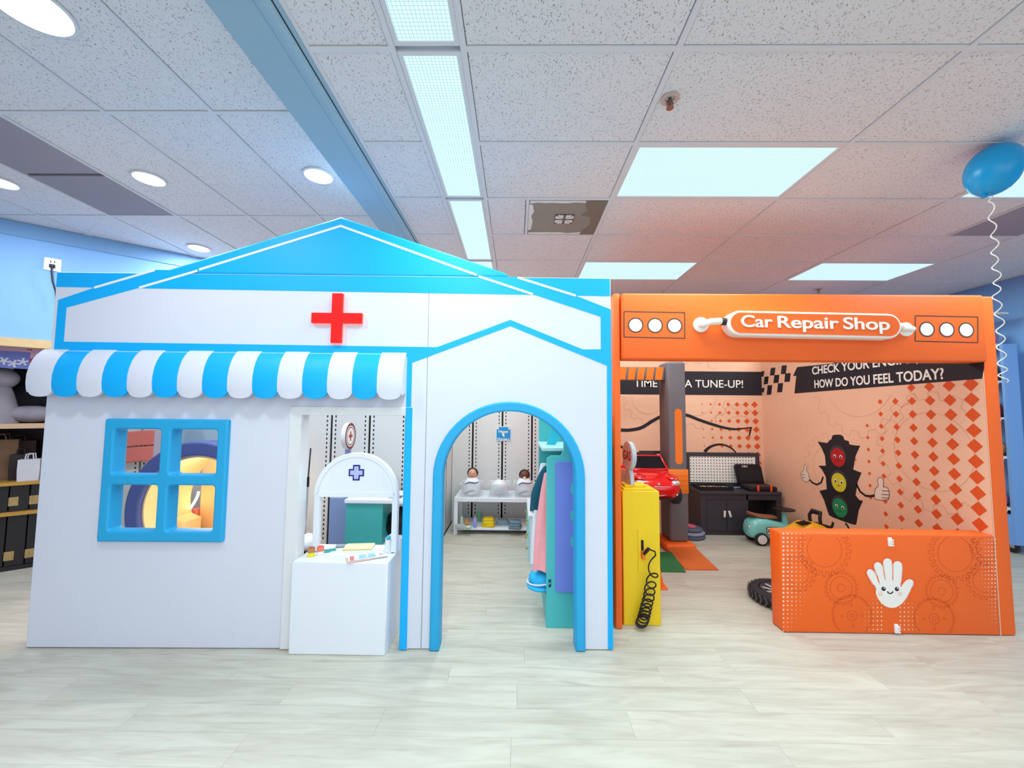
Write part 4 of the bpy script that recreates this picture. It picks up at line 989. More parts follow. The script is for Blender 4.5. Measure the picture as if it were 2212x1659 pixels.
hand = [(1060,622),(1020,560),(985,500),(990,475),(1010,466),(1035,480),(1060,530),(1085,590),(1085,580),(1060,500),(1040,440),(1050,418),(1075,412),(1098,430),(1112,480),(1125,555),(1128,555),(1118,460),(1113,410),(1122,390),(1145,382),(1170,392),(1177,420),(1180,480),(1182,555),(1190,555),(1192,480),(1193,425),(1205,408),(1228,405),(1250,415),(1258,440),(1255,500),(1245,600),(1250,610),(1270,580),(1295,552),(1325,545),(1345,560),(1342,590),(1320,640),(1290,700),(1250,745),(1200,772),(1150,768),(1105,745),(1070,700),(1048,650)]
def chaikin(p):
    o = []
    for a, b in zip(p, p[1:]+p[:1]): o += [(a[0]*.75+b[0]*.25, a[1]*.75+b[1]*.25), (a[0]*.25+b[0]*.75, a[1]*.25+b[1]*.75)]
    return o
hand = chaikin(chaikin(hand))
def grow(pts, k, dz=0):
    cx_ = sum(p[0] for p in pts)/len(pts); cy_ = sum(p[1] for p in pts)/len(pts); return [(cx_+(x-cx_)*k, cy_+(y-cy_)*k+dz) for x, y in pts]
hd_ = plate('hand_emblem', [[z3(x_, y_+5) for x_, y_ in hand]], Fb, .001, mat('hand_outline','#e5402a',.6), ba, off=.011)
plate('hand_shade', [[z3(x_, y_+4) for x_, y_ in hand]], FY(yb0-.0016), .001, mat('hand_pink','#f6bba6',.6), hd_, off=.006)
plate('hand_fill', [[z3(*p) for p in hand]], FY(yb0-.0022), .001, PRINTW, hd_, off=-.001)
for (x, y) in ((1113,620),(1217,622)):
    plate('eye', [circ(*z3(x,y), .0145, 16)], FY(yb0-.0028), .001, PRINTK, hd_); plate('glint', [circ(*z3(x+4,y-6), .0045, 8)], FY(yb0-.0034), .001, PRINTW, hd_)
plate('smile', [line([z3(x, y) for x, y in ((1143,640),(1150,652),(1165,657),(1180,652),(1187,640))], .008)], FY(yb0-.0028), .001, PRINTK, hd_)
for s in (0, 1): plate('blush', [circ(*z3((1088,1240)[s],660), .016, 14)], FY(yb0-.0028), .0005, mat('blush_pink','#f6d5cb',.6), hd_)
for (u, v) in ((1921,1170),(1935,1357)):
    x_, z_ = Q(u, v); z_ = max(z_, .034)
    cl_ = rbox('clip', x_-.014, x_+.01, yb0-.012, yb0-.0005, z_-.03, z_+.03, .003, mat('clip_white','#f4efee',.4), ba)
    for k in range(3): MB().box(x_+.004, x_+.016, yb0-.018, yb0-.002, z_-.026+.017*k, z_-.016+.017*k).obj('clip_tooth', MATS['clip_white'], cl_)

# --- gas pump
x0, x1 = wz(1347,1350,0).x-.0, wz(1429,1353,0).x; yp = 2.955; zp = wy(1390,1061,yp).z
gp = thing('toy_gas_pump', 'yellow box toy gas pump with stepped top and coiled black hose', 'gas pump', (x0, yp, 0)); wp = x1-x0
rbox('pump_body', 0, wp, 0, .2, 0, zp, .004, YEL, gp, 1)
rbox('top_step', .012, wp-.03, .02, .19, zp, zp+.018, .003, YEL, gp, 1); rbox('top_step', .03, wp-.075, .05, .17, zp+.018, zp+.036, .003, YEL, gp, 1)
def Pm(u, v): p = wy(u, v, yp); return (p.x-x0, p.z)
pa, pb_ = Pm(1377,1143), Pm(1397,1238)
hp = plate('holster_plate', [[(pa[0],pb_[1]),(pb_[0],pb_[1]),(pb_[0],pa[1]),(pa[0],pa[1])]], FY(-.001), .012, YEL, gp); hp.location.y = -.0
plate('holster_plate_front', [[(pa[0]+.002,pb_[1]+.002),(pb_[0]-.002,pb_[1]+.002),(pb_[0]-.002,pa[1]-.002),(pa[0]+.002,pa[1]-.002)]], FY(-.006), .006, YEL, hp)
sa, sb = Pm(1384,1166), Pm(1390,1206)
plate('slot', [[(sa[0],sb[1]),(sb[0],sb[1]),(sb[0],sa[1]),(sa[0],sa[1])]], FY(-.0066), .001, DARK, hp)
nz = Pm(1388,1192)
MB().box(nz[0]-.01,nz[0]+.012,-.035,-.004,nz[1]-.045,nz[1]+.01).obj('trigger', mat('trigger_orange','#f57a18',.4), gp)
MB().cyl((nz[0],-.03,nz[1]-.004),(nz[0]+.03,-.05,nz[1]+.04),.012,12).obj('nozzle', BLACK, gp, 40)
# coiled hose from nozzle down to the floor
ctr = [(1398,1188),(1404,1205),(1406,1225),(1402,1245),(1398,1262),(1396,1280),(1391,1298),(1387,1315),(1383,1330),(1380,1342)]
C3 = [V((Pm(u, v)[0], -.06, max(Pm(u, v)[1], .05))) for u, v in ctr]
pts = [V((nz[0]+.03,-.05,nz[1]+.04)), V((nz[0]+.045,-.055,nz[1]+.03))]; turns = 12; N = turns*14
for i in range(N+1):
    f = i/N; g_ = f**.5; k = g_*(len(C3)-1); j = min(int(k), len(C3)-2); c = C3[j].lerp(C3[j+1], k-j); a = 2*pi*turns*f
    r = .034+.008*f
    pts.append(c + V((r*cos(a), .03*sin(a), .022*sin(a+.5))))
MB().tube(pts, .0052, 6).obj('hose', BLACK, gp, 60)
gs = thing('gas_sign', 'round silver sign with red GAS lettering on the yellow pump', 'sign', (x0+.085, yp+.105, zp+.0365), .0)
gs.rotation_euler.z = -1.47
hb_ = .105
plate('foot', [[(-.062,0)] + [(.062*-cos(pi*k/12), .115*sin(pi*k/12)) for k in range(13)][1:-1] + [(.062,0)]], FY(-.02), .03, SILV, gs, .003)
zc2 = .115+hb_-.012
ds = plate('disc', [circ(0, zc2, hb_, 40)], FY(-.022), .034, SILV, gs, .004)
plate('disc_ring', ring2(circ(0, zc2, hb_-.008, 40), .006), FY(-.0225), .001, PRINTW, ds)
plate('disc_face', [circ(0, zc2, hb_-.018, 40)], FY(-.0226), .001, mat('sign_grey','#c8c6cc',.5), ds)
text('lettering', 'GAS', FY(-.0235), -.075, zc2-.032, .075, zc2-.032, .07, mat('gas_red','#9c2f2f',.5), ds, .001, .02)

# --- car lift
yl_ = 4.55
xl0, xl1 = wy(1447,1100,yl_).x, wy(1487,1100,yl_).x; zl1 = wy(1460,781,yl_).z
lf = thing('car_lift', 'grey padded car lift post with orange bands and striped top arm', 'car lift', (xl0, yl_, 0)); wl3 = xl1-xl0
rbox('post', 0, wl3, 0, .3, .075, zl1, .03, GREYV, lf, 4)
def Lf(u, v, d=0): p = wy(u, v, yl_-d); return (p.x-xl0, p.z)
a, b_ = Lf(1457,883), Lf(1475,1003)
plate('inset_bar', [rrect(a[0],b_[0],b_[1],a[1],(b_[0]-a[0])*.49,8)], FY(-.003), .004, ORV, lf)
za, zb = Lf(1467,1014)[1], Lf(1467,1066)[1]
rbox('strap_band', -.006, wl3+.006, -.008, .308, zb, za, .006, ORV, lf)
for k in range(4): MB().box(-.007, wl3+.007, -.0095, -.008, zb+.03+k*.055, zb+.034+k*.055).obj('strap_seam', mat('seam_orange','#c9590f',.6), lf)
rbox('base_pad', -.08, wl3+.05, -.09, .36, 0, .075, .03, ORANGE, lf, 4)
rx0, rx1 = -.08, wl3+.03
yr = wz(1500,1232,0).y-yl_
MB().add([(rx0,-.091,0),(rx1,-.091,0),(rx1+.0,yr,0),(rx0-.0,yr,0),(rx0,-.091,.05),(rx1,-.091,.05),(rx1,yr,.008),(rx0,yr,.008)], [(3,2,1,0),(4,5,6,7),(0,1,5,4),(1,2,6,5),(2,3,7,6),(3,0,4,7)]).obj('ramp', mat('ramp_orange','#d9682a',.5,.05), lf)
zt_a, zb_a = Lf(1400,791)[1], Lf(1400,820)[1]; xa0 = wy(1341,805,yl_).x-xl0-.2
ar = rbox('cross_arm', xa0, -.005, .07, .2, zb_a, zt_a, .01, GREYV, lf)
n = 9
for k in range(n):
    xk = -.02-k*.105
    plate('stripe', [[(xk-.1,zb_a+.004),(xk-.02,zb_a+.004),(xk,zt_a-.004),(xk-.08,zt_a-.004)]], FY(.0695), .002, ORV, ar)
rbox('post', xa0-.12, xa0, 0, .3, 0, zl1, .03, GREYV, lf, 4)
# carriage arm under the car
rbox('carriage_arm', -.75, -.002, .02, .28, .565, .609, .008, CHAR, lf)
gm = tag(MB().add([(0,0,0),(.4,0,0),(.4,.35,0),(0,.35,0),(0,0,.006),(.4,0,.006),(.4,.35,.07),(0,.35,.07)], [(3,2,1,0),(4,5,6,7),(0,1,5,4),(1,2,6,5),(2,3,7,6),(3,0,4,7)]).obj('green_wedge', mat('wedge_green','#2a6a3a',.55,.05), None), 'dark green foam wedge ramp beside the orange lift base', 'foam wedge')
pw_ = wz(1482,1237,0); gm.location = (pw_.x-.4, pw_.y, 0)
pc = wz(1436,1273,0); t = thing('traffic_cone', 'small orange toy cone half hidden behind the gas pump', 'cone', (pc.x-.05, pc.y+.06, 0))
MB().lathe((0,0,.012), [(.001,0),(.062,0),(.02,.2),(.014,.21),(.001,.21)], 24).obj('cone', mat('cone_orange','#fb6a1c',.5), t, 40); rbox('base', -.075,.075,-.075,.075,0,.012,.004, MATS['cone_orange'], t)

# --- red ride-on car on the lift
yc_ = 4.72
car = thing('red_ride_on_car', 'glossy red ride-on sports car raised on the lift', 'toy car', (1.49, yc_-.02, .577), -.03); car.scale = (.86,)*3
def sec(y, w, zl, zh, n=20, e=.45):
    out = []
    for k in range(n):
        a = 2*pi*k/n; c, s = cos(a), sin(a)
        out.append(V((w*abs(c)**e*(1 if c > 0 else -1), y, (zl+zh)/2+(zh-zl)/2*abs(s)**e*(1 if s > 0 else -1))))
    return out
bod = [sec(-.575,.14,.1,.18), sec(-.56,.2,.06,.215), sec(-.53,.255,.045,.245), sec(-.46,.29,.04,.275), sec(-.36,.3,.04,.305), sec(-.2,.3,.04,.33), sec(-.08,.3,.04,.345), sec(.1,.3,.04,.33), sec(.3,.3,.04,.33), sec(.45,.295,.05,.33), sec(.55,.26,.07,.31), sec(.58,.2,.1,.28)]
body = MB().loft(bod).obj('body', RED, car, 50)
for s in (-1, 1):
    MB().ball((s*.2,-.33,.272),.1,.2,.036,16,10).obj('fender', RED, car, 60)
    hl = MB().ball((s*.21,-.505,.222),.062,.055,.034,16,10).obj('headlight', mat('lamp_glass','#dfe3ea',.1,.1,40,metal=.4), car, 60)
    MB().ball((s*.22,-.557,.23),.018,.012,.018,10,8).obj('bulb', CHROME, hl, 60)
    MB().ball((s*.22,-.522,.085),.055,.03,.03,14,8).obj('intake', BLACK, car, 60); MB().ball((s*.22,-.548,.09),.014,.01,.014,10,6).obj('fog_lamp', CHROME, car, 60)
    MB().ball((s*.34,-.1,.37),.045,.03,.028,12,8).obj('mirror', RED, car, 60); MB().cyl((s*.28,-.1,.34),(s*.32,-.1,.36),.01,8).obj('mirror_stalk', RED, car)
    for y in (-.34, .36):
        w = MB().lathe((s*.27,y,.055), [(.001,-.05),(.1,-.05),(.115,-.03),(.115,.03),(.1,.05),(.001,.05)], 24, 'x').obj('wheel', RUBBER, car, 40)
        MB().lathe((s*.27,y,.055), [(.001,s*.052),(.07,s*.056),(.075,s*.05),(.001,s*.05)], 20, 'x').obj('hub_cap', CHROME, w, 40)
plate('grille_ring', [circ(0,.135,.135,40,.06), circ(0,.135,.122,40,.049)], FY(-.572), .03, CHROME, car, .004)
plate('grille', [circ(0,.135,.125,40,.051)], FY(-.565), .03, BLACK, car)
for k in range(-5, 6): MB().box(k*.02-.003,k*.02+.003,-.572,-.564,.135-.045*math.sqrt(1-(k/6.2)**2),.135+.045*math.sqrt(1-(k/6.2)**2)).obj('grille_bar', CHAR, car)
plate('badge', [circ(0,.22,.014,16)], FY(-.57), .02, CHROME, car)
MB().box(-.17,.17,-.59,-.55,.035,.055).obj('bumper_lip', BLACK, car)
ws = [(-.27,0),(.27,0),(.21,.21),(-.21,.21)]; wi = [(-.24,.012),(.24,.012),(.19,.19),(-.19,.19)]
tilt = (V((0,-.13,.335)), V((1,0,0)), V((0,.55,.83)).normalized(), V((0,-.83,.55)).normalized())
plate('windscreen_frame', [ws, wi], tilt, .025, RED, car, .006)
plate('windscreen', [wi], (tilt[0]+V((0,.008,0)),)+tilt[1:], .004, mat('dark_glass','#14161d',.08,.05), car)
rbox('seat', -.2,.2,.08,.22,.3,.52,.04, BLACK, car, 3)
MB().tube([(-.1+.075*cos(a),-.0+.02*sin(a),.45+.07*sin(a)) for a in [2*pi*k/18 for k in range(18)]], .011, 8, True).obj('steering_wheel', BLACK, car, 60)
rbox('roll_bar', -.24,.24,.2,.28,.32,.5,.03, RED, car, 3)

# --- workbench
yb_ = 5.07; w0 = wz(1515,1156,0); xb0 = w0.x; xb1 = wy(1688,1100,yb_).x; zbt_ = wy(1600,1062,yb_).z
wb = thing('toy_workbench', 'dark charcoal toy workbench with pegboard and two cabinet doors', 'workbench', (xb0, yb_, 0)); wbw = xb1-xb0; dep = .36
def Wb(u, v, d=0): p = wy(u, v, yb_+d); return (p.x-xb0, p.z)
rbox('worktop', -.015, wbw+.005, -.02, dep+.0, zbt_-.035, zbt_, .004, CHAR, wb, 1)
dv = Wb(1613,1100)[0]
MB().box(0,.02,.0,dep,0,zbt_-.036).obj('side_panel', CHAR, wb); MB().box(dv,dv+.02,.0,dep,.0,zbt_-.036).obj('divider', CHAR, wb); MB().box(wbw-.06,wbw,.0,dep,0,zbt_-.036).obj('side_panel', CHAR, wb)
MB().box(0.02,.07,.0,.02,0,zbt_-.036).obj('stile', CHAR, wb); MB().box(.07,wbw-.06,.0,.02,zbt_-.1,zbt_-.036).obj('rail', CHAR, wb); MB().box(.07,dv,.01,.03,0,.05).obj('plinth', CHAR, wb)
MB().box(dv+.02,wbw-.06,.2,.215,0,zbt_-.1).obj('bay_back', BLACK, wb)
dm_ = (.07+dv)/2
for xa, xb_, hx_, tl_ in ((.072,dm_-.003,dm_-.03,-.1),(dm_+.003,dv-.002,dm_+.03,.35)):
    d_ = MB().box(xa,xb_,-.004,.012,.055,zbt_-.103).obj('cabinet_door', CHAR, wb)
    h_ = rbox('handle', -.013,.013,-.022,-.005,-.05,.03,.006, mat('handle_white','#efe6e2',.4), d_); h_.location = (hx_,0,Wb(1568,1108)[1]); h_.rotation_euler.y = -tl_*.8
# pegboard
pz0, pz1 = zbt_, Wb(1560,978,.34)[1]; pxa, pxb = Wb(1482,1000,.34)[0], Wb(1641,1000,.34)[0]
pg = plate('pegboard_frame', [[(pxa,pz0),(pxb,pz0),(pxb,pz1),(pxa,pz1)],[(pxa+.05,pz0+.05),(pxb-.05,pz0+.05),(pxb-.05,pz1-.05),(pxa+.05,pz1-.05)]], FY(.345), .03, CHAR, wb)
pnl = MB().box(pxa+.045,pxb-.045,.352,.362,pz0+.045,pz1-.045).obj('pegboard', PRINTW, wb)
dmh = []
z = pz0+.07
while z < pz1-.06:
    x = pxa+.065
    while x < pxb-.06: dmh.append(circ(x, z, .0075, 8)); x += .0385
    z += .0385
flat('peg_hole', dmh, FY(.352), .0008, DARK, pnl)['kind'] = 'stuff'
# tools on the bench
def onB(u, v): p = wz(u, v, zbt_); return V((p.x, p.y, zbt_+.001))
tcx = wy(1540,1055,yb_+.16).x; t = thing('tool_tray', 'black open tray of small toy tools on the workbench left', 'tray', (tcx, yb_+.16, zbt_+.001))
b = MB().box(-.2,.2,-.12,.12,0,.01).box(-.2,.2,-.12,-.11,.01,.045).box(-.2,.2,.11,.12,.01,.045).box(-.2,-.19,-.11,.11,.01,.045).box(.19,.2,-.11,.11,.01,.045); b.obj('tray_shell', BLACK, t)
rg = random.Random(11)
for k in range(9):
    c_, cn_ = [('#c8ccd2','silver'),('#e8c326','yellow'),('#b04a33','rust red'),('#e9e4d9','cream'),('#8a5a3a','brown'),('#e07a2a','orange'),('#5d7fb5','blue'),('#6f9a55','green'),('#7a7a80','grey')][k]
    x_ = -.16+k*.04; o = thing('toy_tool', 'tiny '+cn_+' handled toy tool lying in the black tool tray', 'tool', (tcx+x_, yb_+.16, zbt_+.03), rg.uniform(-.5,.5), 'tiny tools in the black tray')
    MB().cyl((0,-.05,0),(0,.0,0),.009,8).obj('grip', mat('tool'+c_, c_, .4), o, 40); MB().cyl((0,.0,0),(0,.055,0),.004,8).obj('shaft', CHROME, o, 40)
t = thing('loose_pliers', 'small silver and blue pliers lying at the front of the bench', 'pliers', onB(1592,1055)+V((0,.01,.008)), .4)
for s in (-1, 1): MB().tube([(-.06,s*.025,0),(-.02,s*.012,0),(.02,s*.004,0),(.06,s*.006,0)], .007, 8).obj('jaw_handle', mat('plier_blue','#8d9fc4',.4), t, 60)
tx = wy(1622,1055,yb_+.12).x; txr = wy(1688,1055,yb_+.1).x
t = thing('tool_case', 'open black toy tool case with tall lid and orange latches', 'tool case', (tx, yb_+.12, zbt_+.001))
wtc = .36
rbox('case_tray', -.07, wtc-.09, -.1, .13, 0, .055, .01, BLACK, t, 2); MB().box(-.05,wtc-.11,-.08,.11,.0551,.056).obj('tray_lining', mat('lining_brown','#4a3230',.7), t)
lidz0, lidz1 = .05, Wb(1610,1003,.26)[1]-zbt_
lid = plate('case_lid', [[(-.08,lidz0),(wtc-.1,lidz0),(wtc-.14,lidz1-.03),(wtc-.17,lidz1),(-.1,lidz1),(-.125,lidz1-.03)], rrect(-.03,.06,lidz1-.042,lidz1-.016,.008)], FY(.135), .035, BLACK, t, .006)
plate('lid_recess', [[(-.06,lidz0+.04),(wtc-.14,lidz0+.04),(wtc-.17,lidz1-.07),(-.08,lidz1-.07)]], FY(.133), .003, mat('recess_black','#1e1c22',.6), lid)
for x_ in (.03,.19): rbox('latch', x_-.013,x_+.013,-.112,-.1,.0,.075,.004, mat('latch_orange','#f0501e',.4), t)
# --- scooter
sx0 = wz(1643,1178,0); t = thing('teal_ride_on_scooter', 'teal ride-on scooter with brown seat and white hubs by the workbench', 'ride-on toy', (sx0.x+.14, sx0.y+.09, 0), -.05)
TQ = mat('scooter_teal','#7fcfce',.25,.03,coat=.5)
rings = []
for x, w, zl, zh in ((-.25,.03,.13,.16),(-.245,.07,.1,.2),(-.22,.1,.07,.255),(-.15,.115,.055,.3),(-.05,.115,.06,.3),(.05,.11,.07,.27),(.15,.1,.075,.24),(.24,.08,.08,.22),(.29,.05,.1,.2)):
    rings.append([V((x, w*abs(cos(a))**.6*(1 if cos(a) > 0 else -1), (zl+zh)/2+(zh-zl)/2*abs(sin(a))**.6*(1 if sin(a) > 0 else -1))) for a in [2*pi*k/20 for k in range(20)]])
MB().loft(rings).obj('body', TQ, t, 60)
rings = []
for x, w, z, h in ((-.22,.03,.33,.012),(-.2,.07,.335,.02),(-.12,.085,.31,.022),(-.02,.08,.3,.022),(.07,.07,.3,.018),(.1,.03,.295,.01)):
    rings.append([V((x, w*cos(a), z+h*sin(a))) for a in [2*pi*k/16 for k in range(16)]])
MB().loft(rings).obj('seat', mat('seat_brown','#8c563a',.6,.06), t, 60)
for x in (-.13,.2):
    for s in (-1, 1):
        w = MB().lathe((x,s*.11,.072), [(.001,-.022),(.06,-.022),(.072,-.012),(.072,.012),(.06,.022),(.001,.022)], 24, 'y').obj('wheel', RUBBER, t, 40)
        MB().lathe((x,s*.11,.072), [(.001,s*-.026),(.05,s*-.024),(.052,s*-.02),(.001,s*-.02)], 24, 'y').obj('hub', mat('hub_white','#e9e3e3',.4), w, 40)
MB().tube([(.2,0,.2),(.19,0,.3),(.185,0,.37)], [.035,.028,.024], 12).obj('steering_column', TQ, t, 60)
MB().lathe((.19,0,.385), [(.001,-.012),(.05,-.012),(.11,-.004),(.115,.006),(.1,.008),(.001,.012)], 28).obj('steering_wheel', BLACK, t, 60)
MB().ball((-.235,-.055,.19),.018,.018,.018,10,8).obj('tail_lamp', CHROME, t, 60)
pl_ = plate('number_plate', [rrect(-.075,.055,.13,.21,.012)], FY(-.122), .006, BLACK, t); plate('plate_face', [rrect(-.069,.049,.136,.204,.008)], FY(-.1235), .002, PRINTW, pl_)
text('lettering', '193', FY(-.1245), -.06, .15, .04, .15, .04, BLACK, pl_, .001, .02)
# --- taxi
tx0 = wy(1742,1130,4.05); t = thing('yellow_ride_on_taxi', 'yellow ride-on taxi with black push bar behind the orange barrier', 'ride-on toy', (tx0.x, 4.05, 0), .12); t.scale = (1.0, 1.0, 1.6)
TY = mat('taxi_yellow','#f0a91c',.3,.05)
rings = []
for x, w, zl, zh in ((-.27,.06,.08,.15),(-.25,.11,.06,.2),(-.15,.13,.05,.24),(-.02,.135,.05,.28),(.08,.135,.05,.275),(.18,.13,.05,.25),(.25,.1,.06,.22)):
    rings.append([V((x, w*abs(cos(a))**.5*(1 if cos(a) > 0 else -1), (zl+zh)/2+(zh-zl)/2*abs(sin(a))**.5*(1 if sin(a) > 0 else -1))) for a in [2*pi*k/20 for k in range(20)]])
MB().loft(rings).obj('body', TY, t, 60)
for s in (-1, 1):
    for x in (-.16,.17): MB().lathe((x,s*.125,.065), [(.001,-.022),(.055,-.022),(.065,-.01),(.065,.01),(.055,.022),(.001,.022)], 20, 'y').obj('wheel', RUBBER, t, 40)
    MB().ball((-.25,s*.06,.16),.016,.022,.022,10,6).obj('headlight', CHROME, t, 60)
for k in range(4): MB().box(-.1+k*.025,-.088+k*.025,-.07,.02,.268+.003*k,.276+.003*k).obj('stripe', BLACK, t)
MB().tube([(.1,-.06,.24),(.09,-.06,.31),(.11,-.05,.335),(.11,.05,.335),(.09,.06,.31),(.1,.06,.24)], .015, 10).obj('push_bar', BLACK, t, 60)
rbox('seat', .1,.2,-.09,.09,.235,.262,.012, BLACK, t, 2)
rbox('bumper', -.29,-.24,-.1,.1,.06,.11,.015, BLACK, t, 2)
# --- loose wheel on the floor
pc = wz(1629,1300,0); t = thing('spare_tyre', 'black treaded toy wheel lying flat beside the orange barrier', 'wheel', (pc.x+.24, 3.36, 0))
MB().lathe((0,0,0), [(.165,.004),(.215,0),(.235,.02),(.24,.045),(.235,.07),(.215,.09),(.165,.086),(.155,.045),(.165,.004)], 48).obj('tyre', RUBBER, t, 50)
for k in range(36):
    a = 2*pi*k/36; o = MB().add([(.238,-.012,.012),(.244,-.012,.012),(.246,.006,.045),(.244,-.012,.078),(.238,-.012,.078),(.238,.006,.045),(.238,.004,.012),(.244,.004,.012),(.246,.022,.045),(.244,.004,.078),(.238,.004,.078)], [(1,7,8,2),(2,8,9,3),(0,1,7,6),(3,9,10,4)]).obj('tread_block', mat('tread_grey','#5a575d',.7,.1,30), t); o.rotation_euler.z = a
MB().lathe((0,0,0), [(.12,.03),(.156,.02),(.156,.085),(.145,.088),(.12,.07),(.12,.03)], 36).obj('rim', mat('rim_dark','#3c3b44',.4), t, 50)
for k in range(10):
    a = 2*pi*k/10; MB().cyl((.03*cos(a),.03*sin(a),.07),(.14*cos(a+.12),.14*sin(a+.12),.078),.007,6).obj('spoke', mat('spoke_white','#d8d6da',.4), t, 40)
MB().lathe((0,0,.04), [(.001,0),(.035,0),(.035,.04),(.001,.045)], 18).obj('hub', CHROME, t, 40)
# --- round cushion robots on the floor behind the lift
t = thing('round_toy_disc', 'round grey and pink toy disc on the floor behind the lift', 'toy', (wz(1478,1150,0).x, 5.0, 0))
for k, (r, c_) in enumerate(((.17,'#5d6078'),(.165,'#8f93ab'),(.14,'#5d6078'))): MB().lathe((0,0,.002+k*.04), [(.001,0),(r-.015,0),(r,.012),(r,.026),(r-.015,.038),(.001,.038)], 28).obj('layer', mat('disc'+c_, c_, .6), t, 50)
MB().ball((0,0,.128),.07,.07,.02,16,8).obj('cap', mat('disc_pink','#d9607a',.5), t, 60)

# ================================================================ BALLOON, OUTLET, SHELVES AT THE EDGES
bc = wz(2148,365,2.905)
bl = thing('blue_balloon', 'shiny blue balloon with a curly white ribbon floating against the ceiling', 'balloon', (bc.x, bc.y, bc.z))
rings = []
rb = .122
for i in range(15):
    th = pi*i/14; rr = rb*sin(th)*(1 if th < pi/2 else 1-.12*((th-pi/2)/(pi/2))**2)+.0005; z = rb*1.12*cos(th) if th < pi/2 else rb*1.25*cos(th)
    rings.append([V((rr*cos(a), rr*sin(a), z)) for a in [2*pi*k/28 for k in range(28)]])
bo = MB().loft(rings).obj('balloon_skin', mat('balloon_blue','#1199d6',.3,.03), bl, 60); bo.rotation_euler.y = .32; bo.rotation_euler.x = .1
MB().lathe((-.05,.015,-.152), [(.001,.02),(.008,.014),(.016,-.006),(.001,-.008)], 12).obj('knot', mat('balloon_blue','#0e8fd0',.3), bl, 60)
pts = []
rib = [(2146,420),(2140,440),(2143,480),(2150,520),(2148,560),(2155,600),(2152,640),(2160,690),(2162,740),(2165,790),(2168,826)]
for i in range(121):
    f = i/120*(len(rib)-1); j = min(int(f), len(rib)-2); u = rib[j][0]+(rib[j+1][0]-rib[j][0])*(f-j); v = rib[j][1]+(rib[j+1][1]-rib[j][1])*(f-j)
    p = wy(u, v, bc.y+.02); a = 2*pi*(i/120)**1.25*12; r = .012+.006*(i/120)
    pts.append(V((p.x+r*cos(a)*min(1,i/8), p.y+r*sin(a), p.z))-bl.location)
MB().tube(pts, .0028, 6).obj('ribbon', PRINTW, bl, 60)

# wall outlet with plug on the left bulkhead
s_, z_ = on_left(114, 572)
ot = thing('wall_outlet', 'white square wall outlet with black plug high on the blue wall', 'outlet', LWp(s_, .002, z_), math.atan2(ld.y, ld.x))
rbox('plate', -.055,.055,-.008,0,-.06,.06,.003, mat('outlet_white','#e9ebf2',.4), ot, 1)
for z in (.025,): 
    for x in (-.012,.012): MB().box(x-.003,x+.003,-.0085,-.008,z-.008,z+.008).obj('socket_slot', DARK, ot)
pg_ = rbox('plug', -.018,.018,-.035,-.008,-.032,-.002,.005, BLACK, ot)
MB().tube([(0,-.03,-.03),(.002,-.035,-.08),(.012,-.032,-.16),(.035,-.025,-.25),(.05,-.02,-.4)], .006, 8).obj('cord', BLACK, pg_, 60)

# storage shelf in the niche under the left bulkhead
ang = math.atan2(ld.y, ld.x)
su0, su1 = on_left(-60,900)[0], on_left(230,900)[0]
sh = thing('storage_shelf', 'dark storage shelf with tan boards under the blue wall at the far left', 'shelf', LWp(0,0,0), ang)
def Sh(u, v, d):                                      # local point on the plane d behind the bulkhead
    dd = ray(u, v); t_ = (LA - ln*d - CAM).dot(ln)/dd.dot(ln); p = CAM+dd*t_; return ((p-LA).dot(ld), p.z)
TAN = mat('board_tan','#c9a98b',.6,.1,20); YB = mat('board_gold','#b88a3c',.5,.15,20); DW = mat('drawer_black','#1c191d',.5)
sA, sB = Sh(-80,900,.25)[0], Sh(135,900,.25)[0]
zs_ = [Sh(60,v,.25)[1] for v in (915,1040,1104,1165)]
for i, (z, ma_) in enumerate(zip(zs_[:3], (TAN, YB, YB))): MB().box(sA, sB, .25, .8, z-.045 if i == 0 else z-.03, z).obj('board', ma_, sh)
for x in (sA, sB-.04): MB().box(x, x+.04, .27, .8, max(zs_[3],.0), 1.9).obj('upright', BLACK, sh)
MB().box(sA, sB, .78, .8, 0, 1.9).obj('back_board', mat('shelf_back','#2c2227',.7), sh)
MB().box(sA, sB, .3, .78, 0, .04).obj('plinth', DW, sh)
for k, (za, zb) in enumerate(((zs_[2]+.003,zs_[1]-.033),(.045,zs_[2]-.033))):
    for j in range(4):
        xa = sA+.045+(sB-sA-.09)*j/4; xb = sA+.045+(sB-sA-.09)*(j+1)/4-.01
        d_ = MB().box(xa,xb,.3,.76,za,zb).obj('drawer', DW, sh); MB().box(xb-.12,xb-.06,.295,.3,za+.05,za+.13).obj('label_card', mat('card_gold','#a98b5a',.6,.5,60), d_)
def on_shelf(name, u, zi, d, lb, cat, fn):
    s, _ = Sh(u, 900, d); t = thing(name, lb, cat, LWp(s, -d, zs_[zi]+.001), ang); fn(t); return t
def bag(col, w, h, dd):
    def f(t):
        c_ = mat('bag'+col, col, .7, .08); MB().loft([[V((x,y,z)) for x, y in ((-w*k,-dd*k),(w*k,-dd*k),(w*k,dd*k),(-w*k,dd*k))] for z, k in ((0,.94),(h*.5,1),(h,.98))]).obj('bag_body', c_, t)
        for s in (-1, 1): MB().tube([(-w*.4,s*dd*.9,h-.01),(-w*.3,s*dd*.9,h+.05),(w*.3,s*dd*.9,h+.05),(w*.4,s*dd*.9,h-.01)], .006, 6).obj('handle', c_, t, 60)
    return f
on_shelf('paper_bag', 5, 1, .55, 'tall brown paper bag on the middle storage shelf', 'bag', bag('#7a5b45',.13,.38,.07))
on_shelf('paper_bag', 48, 1, .64, 'dark brown paper bag behind on the middle storage shelf', 'bag', bag('#3a2620',.12,.36,.07))
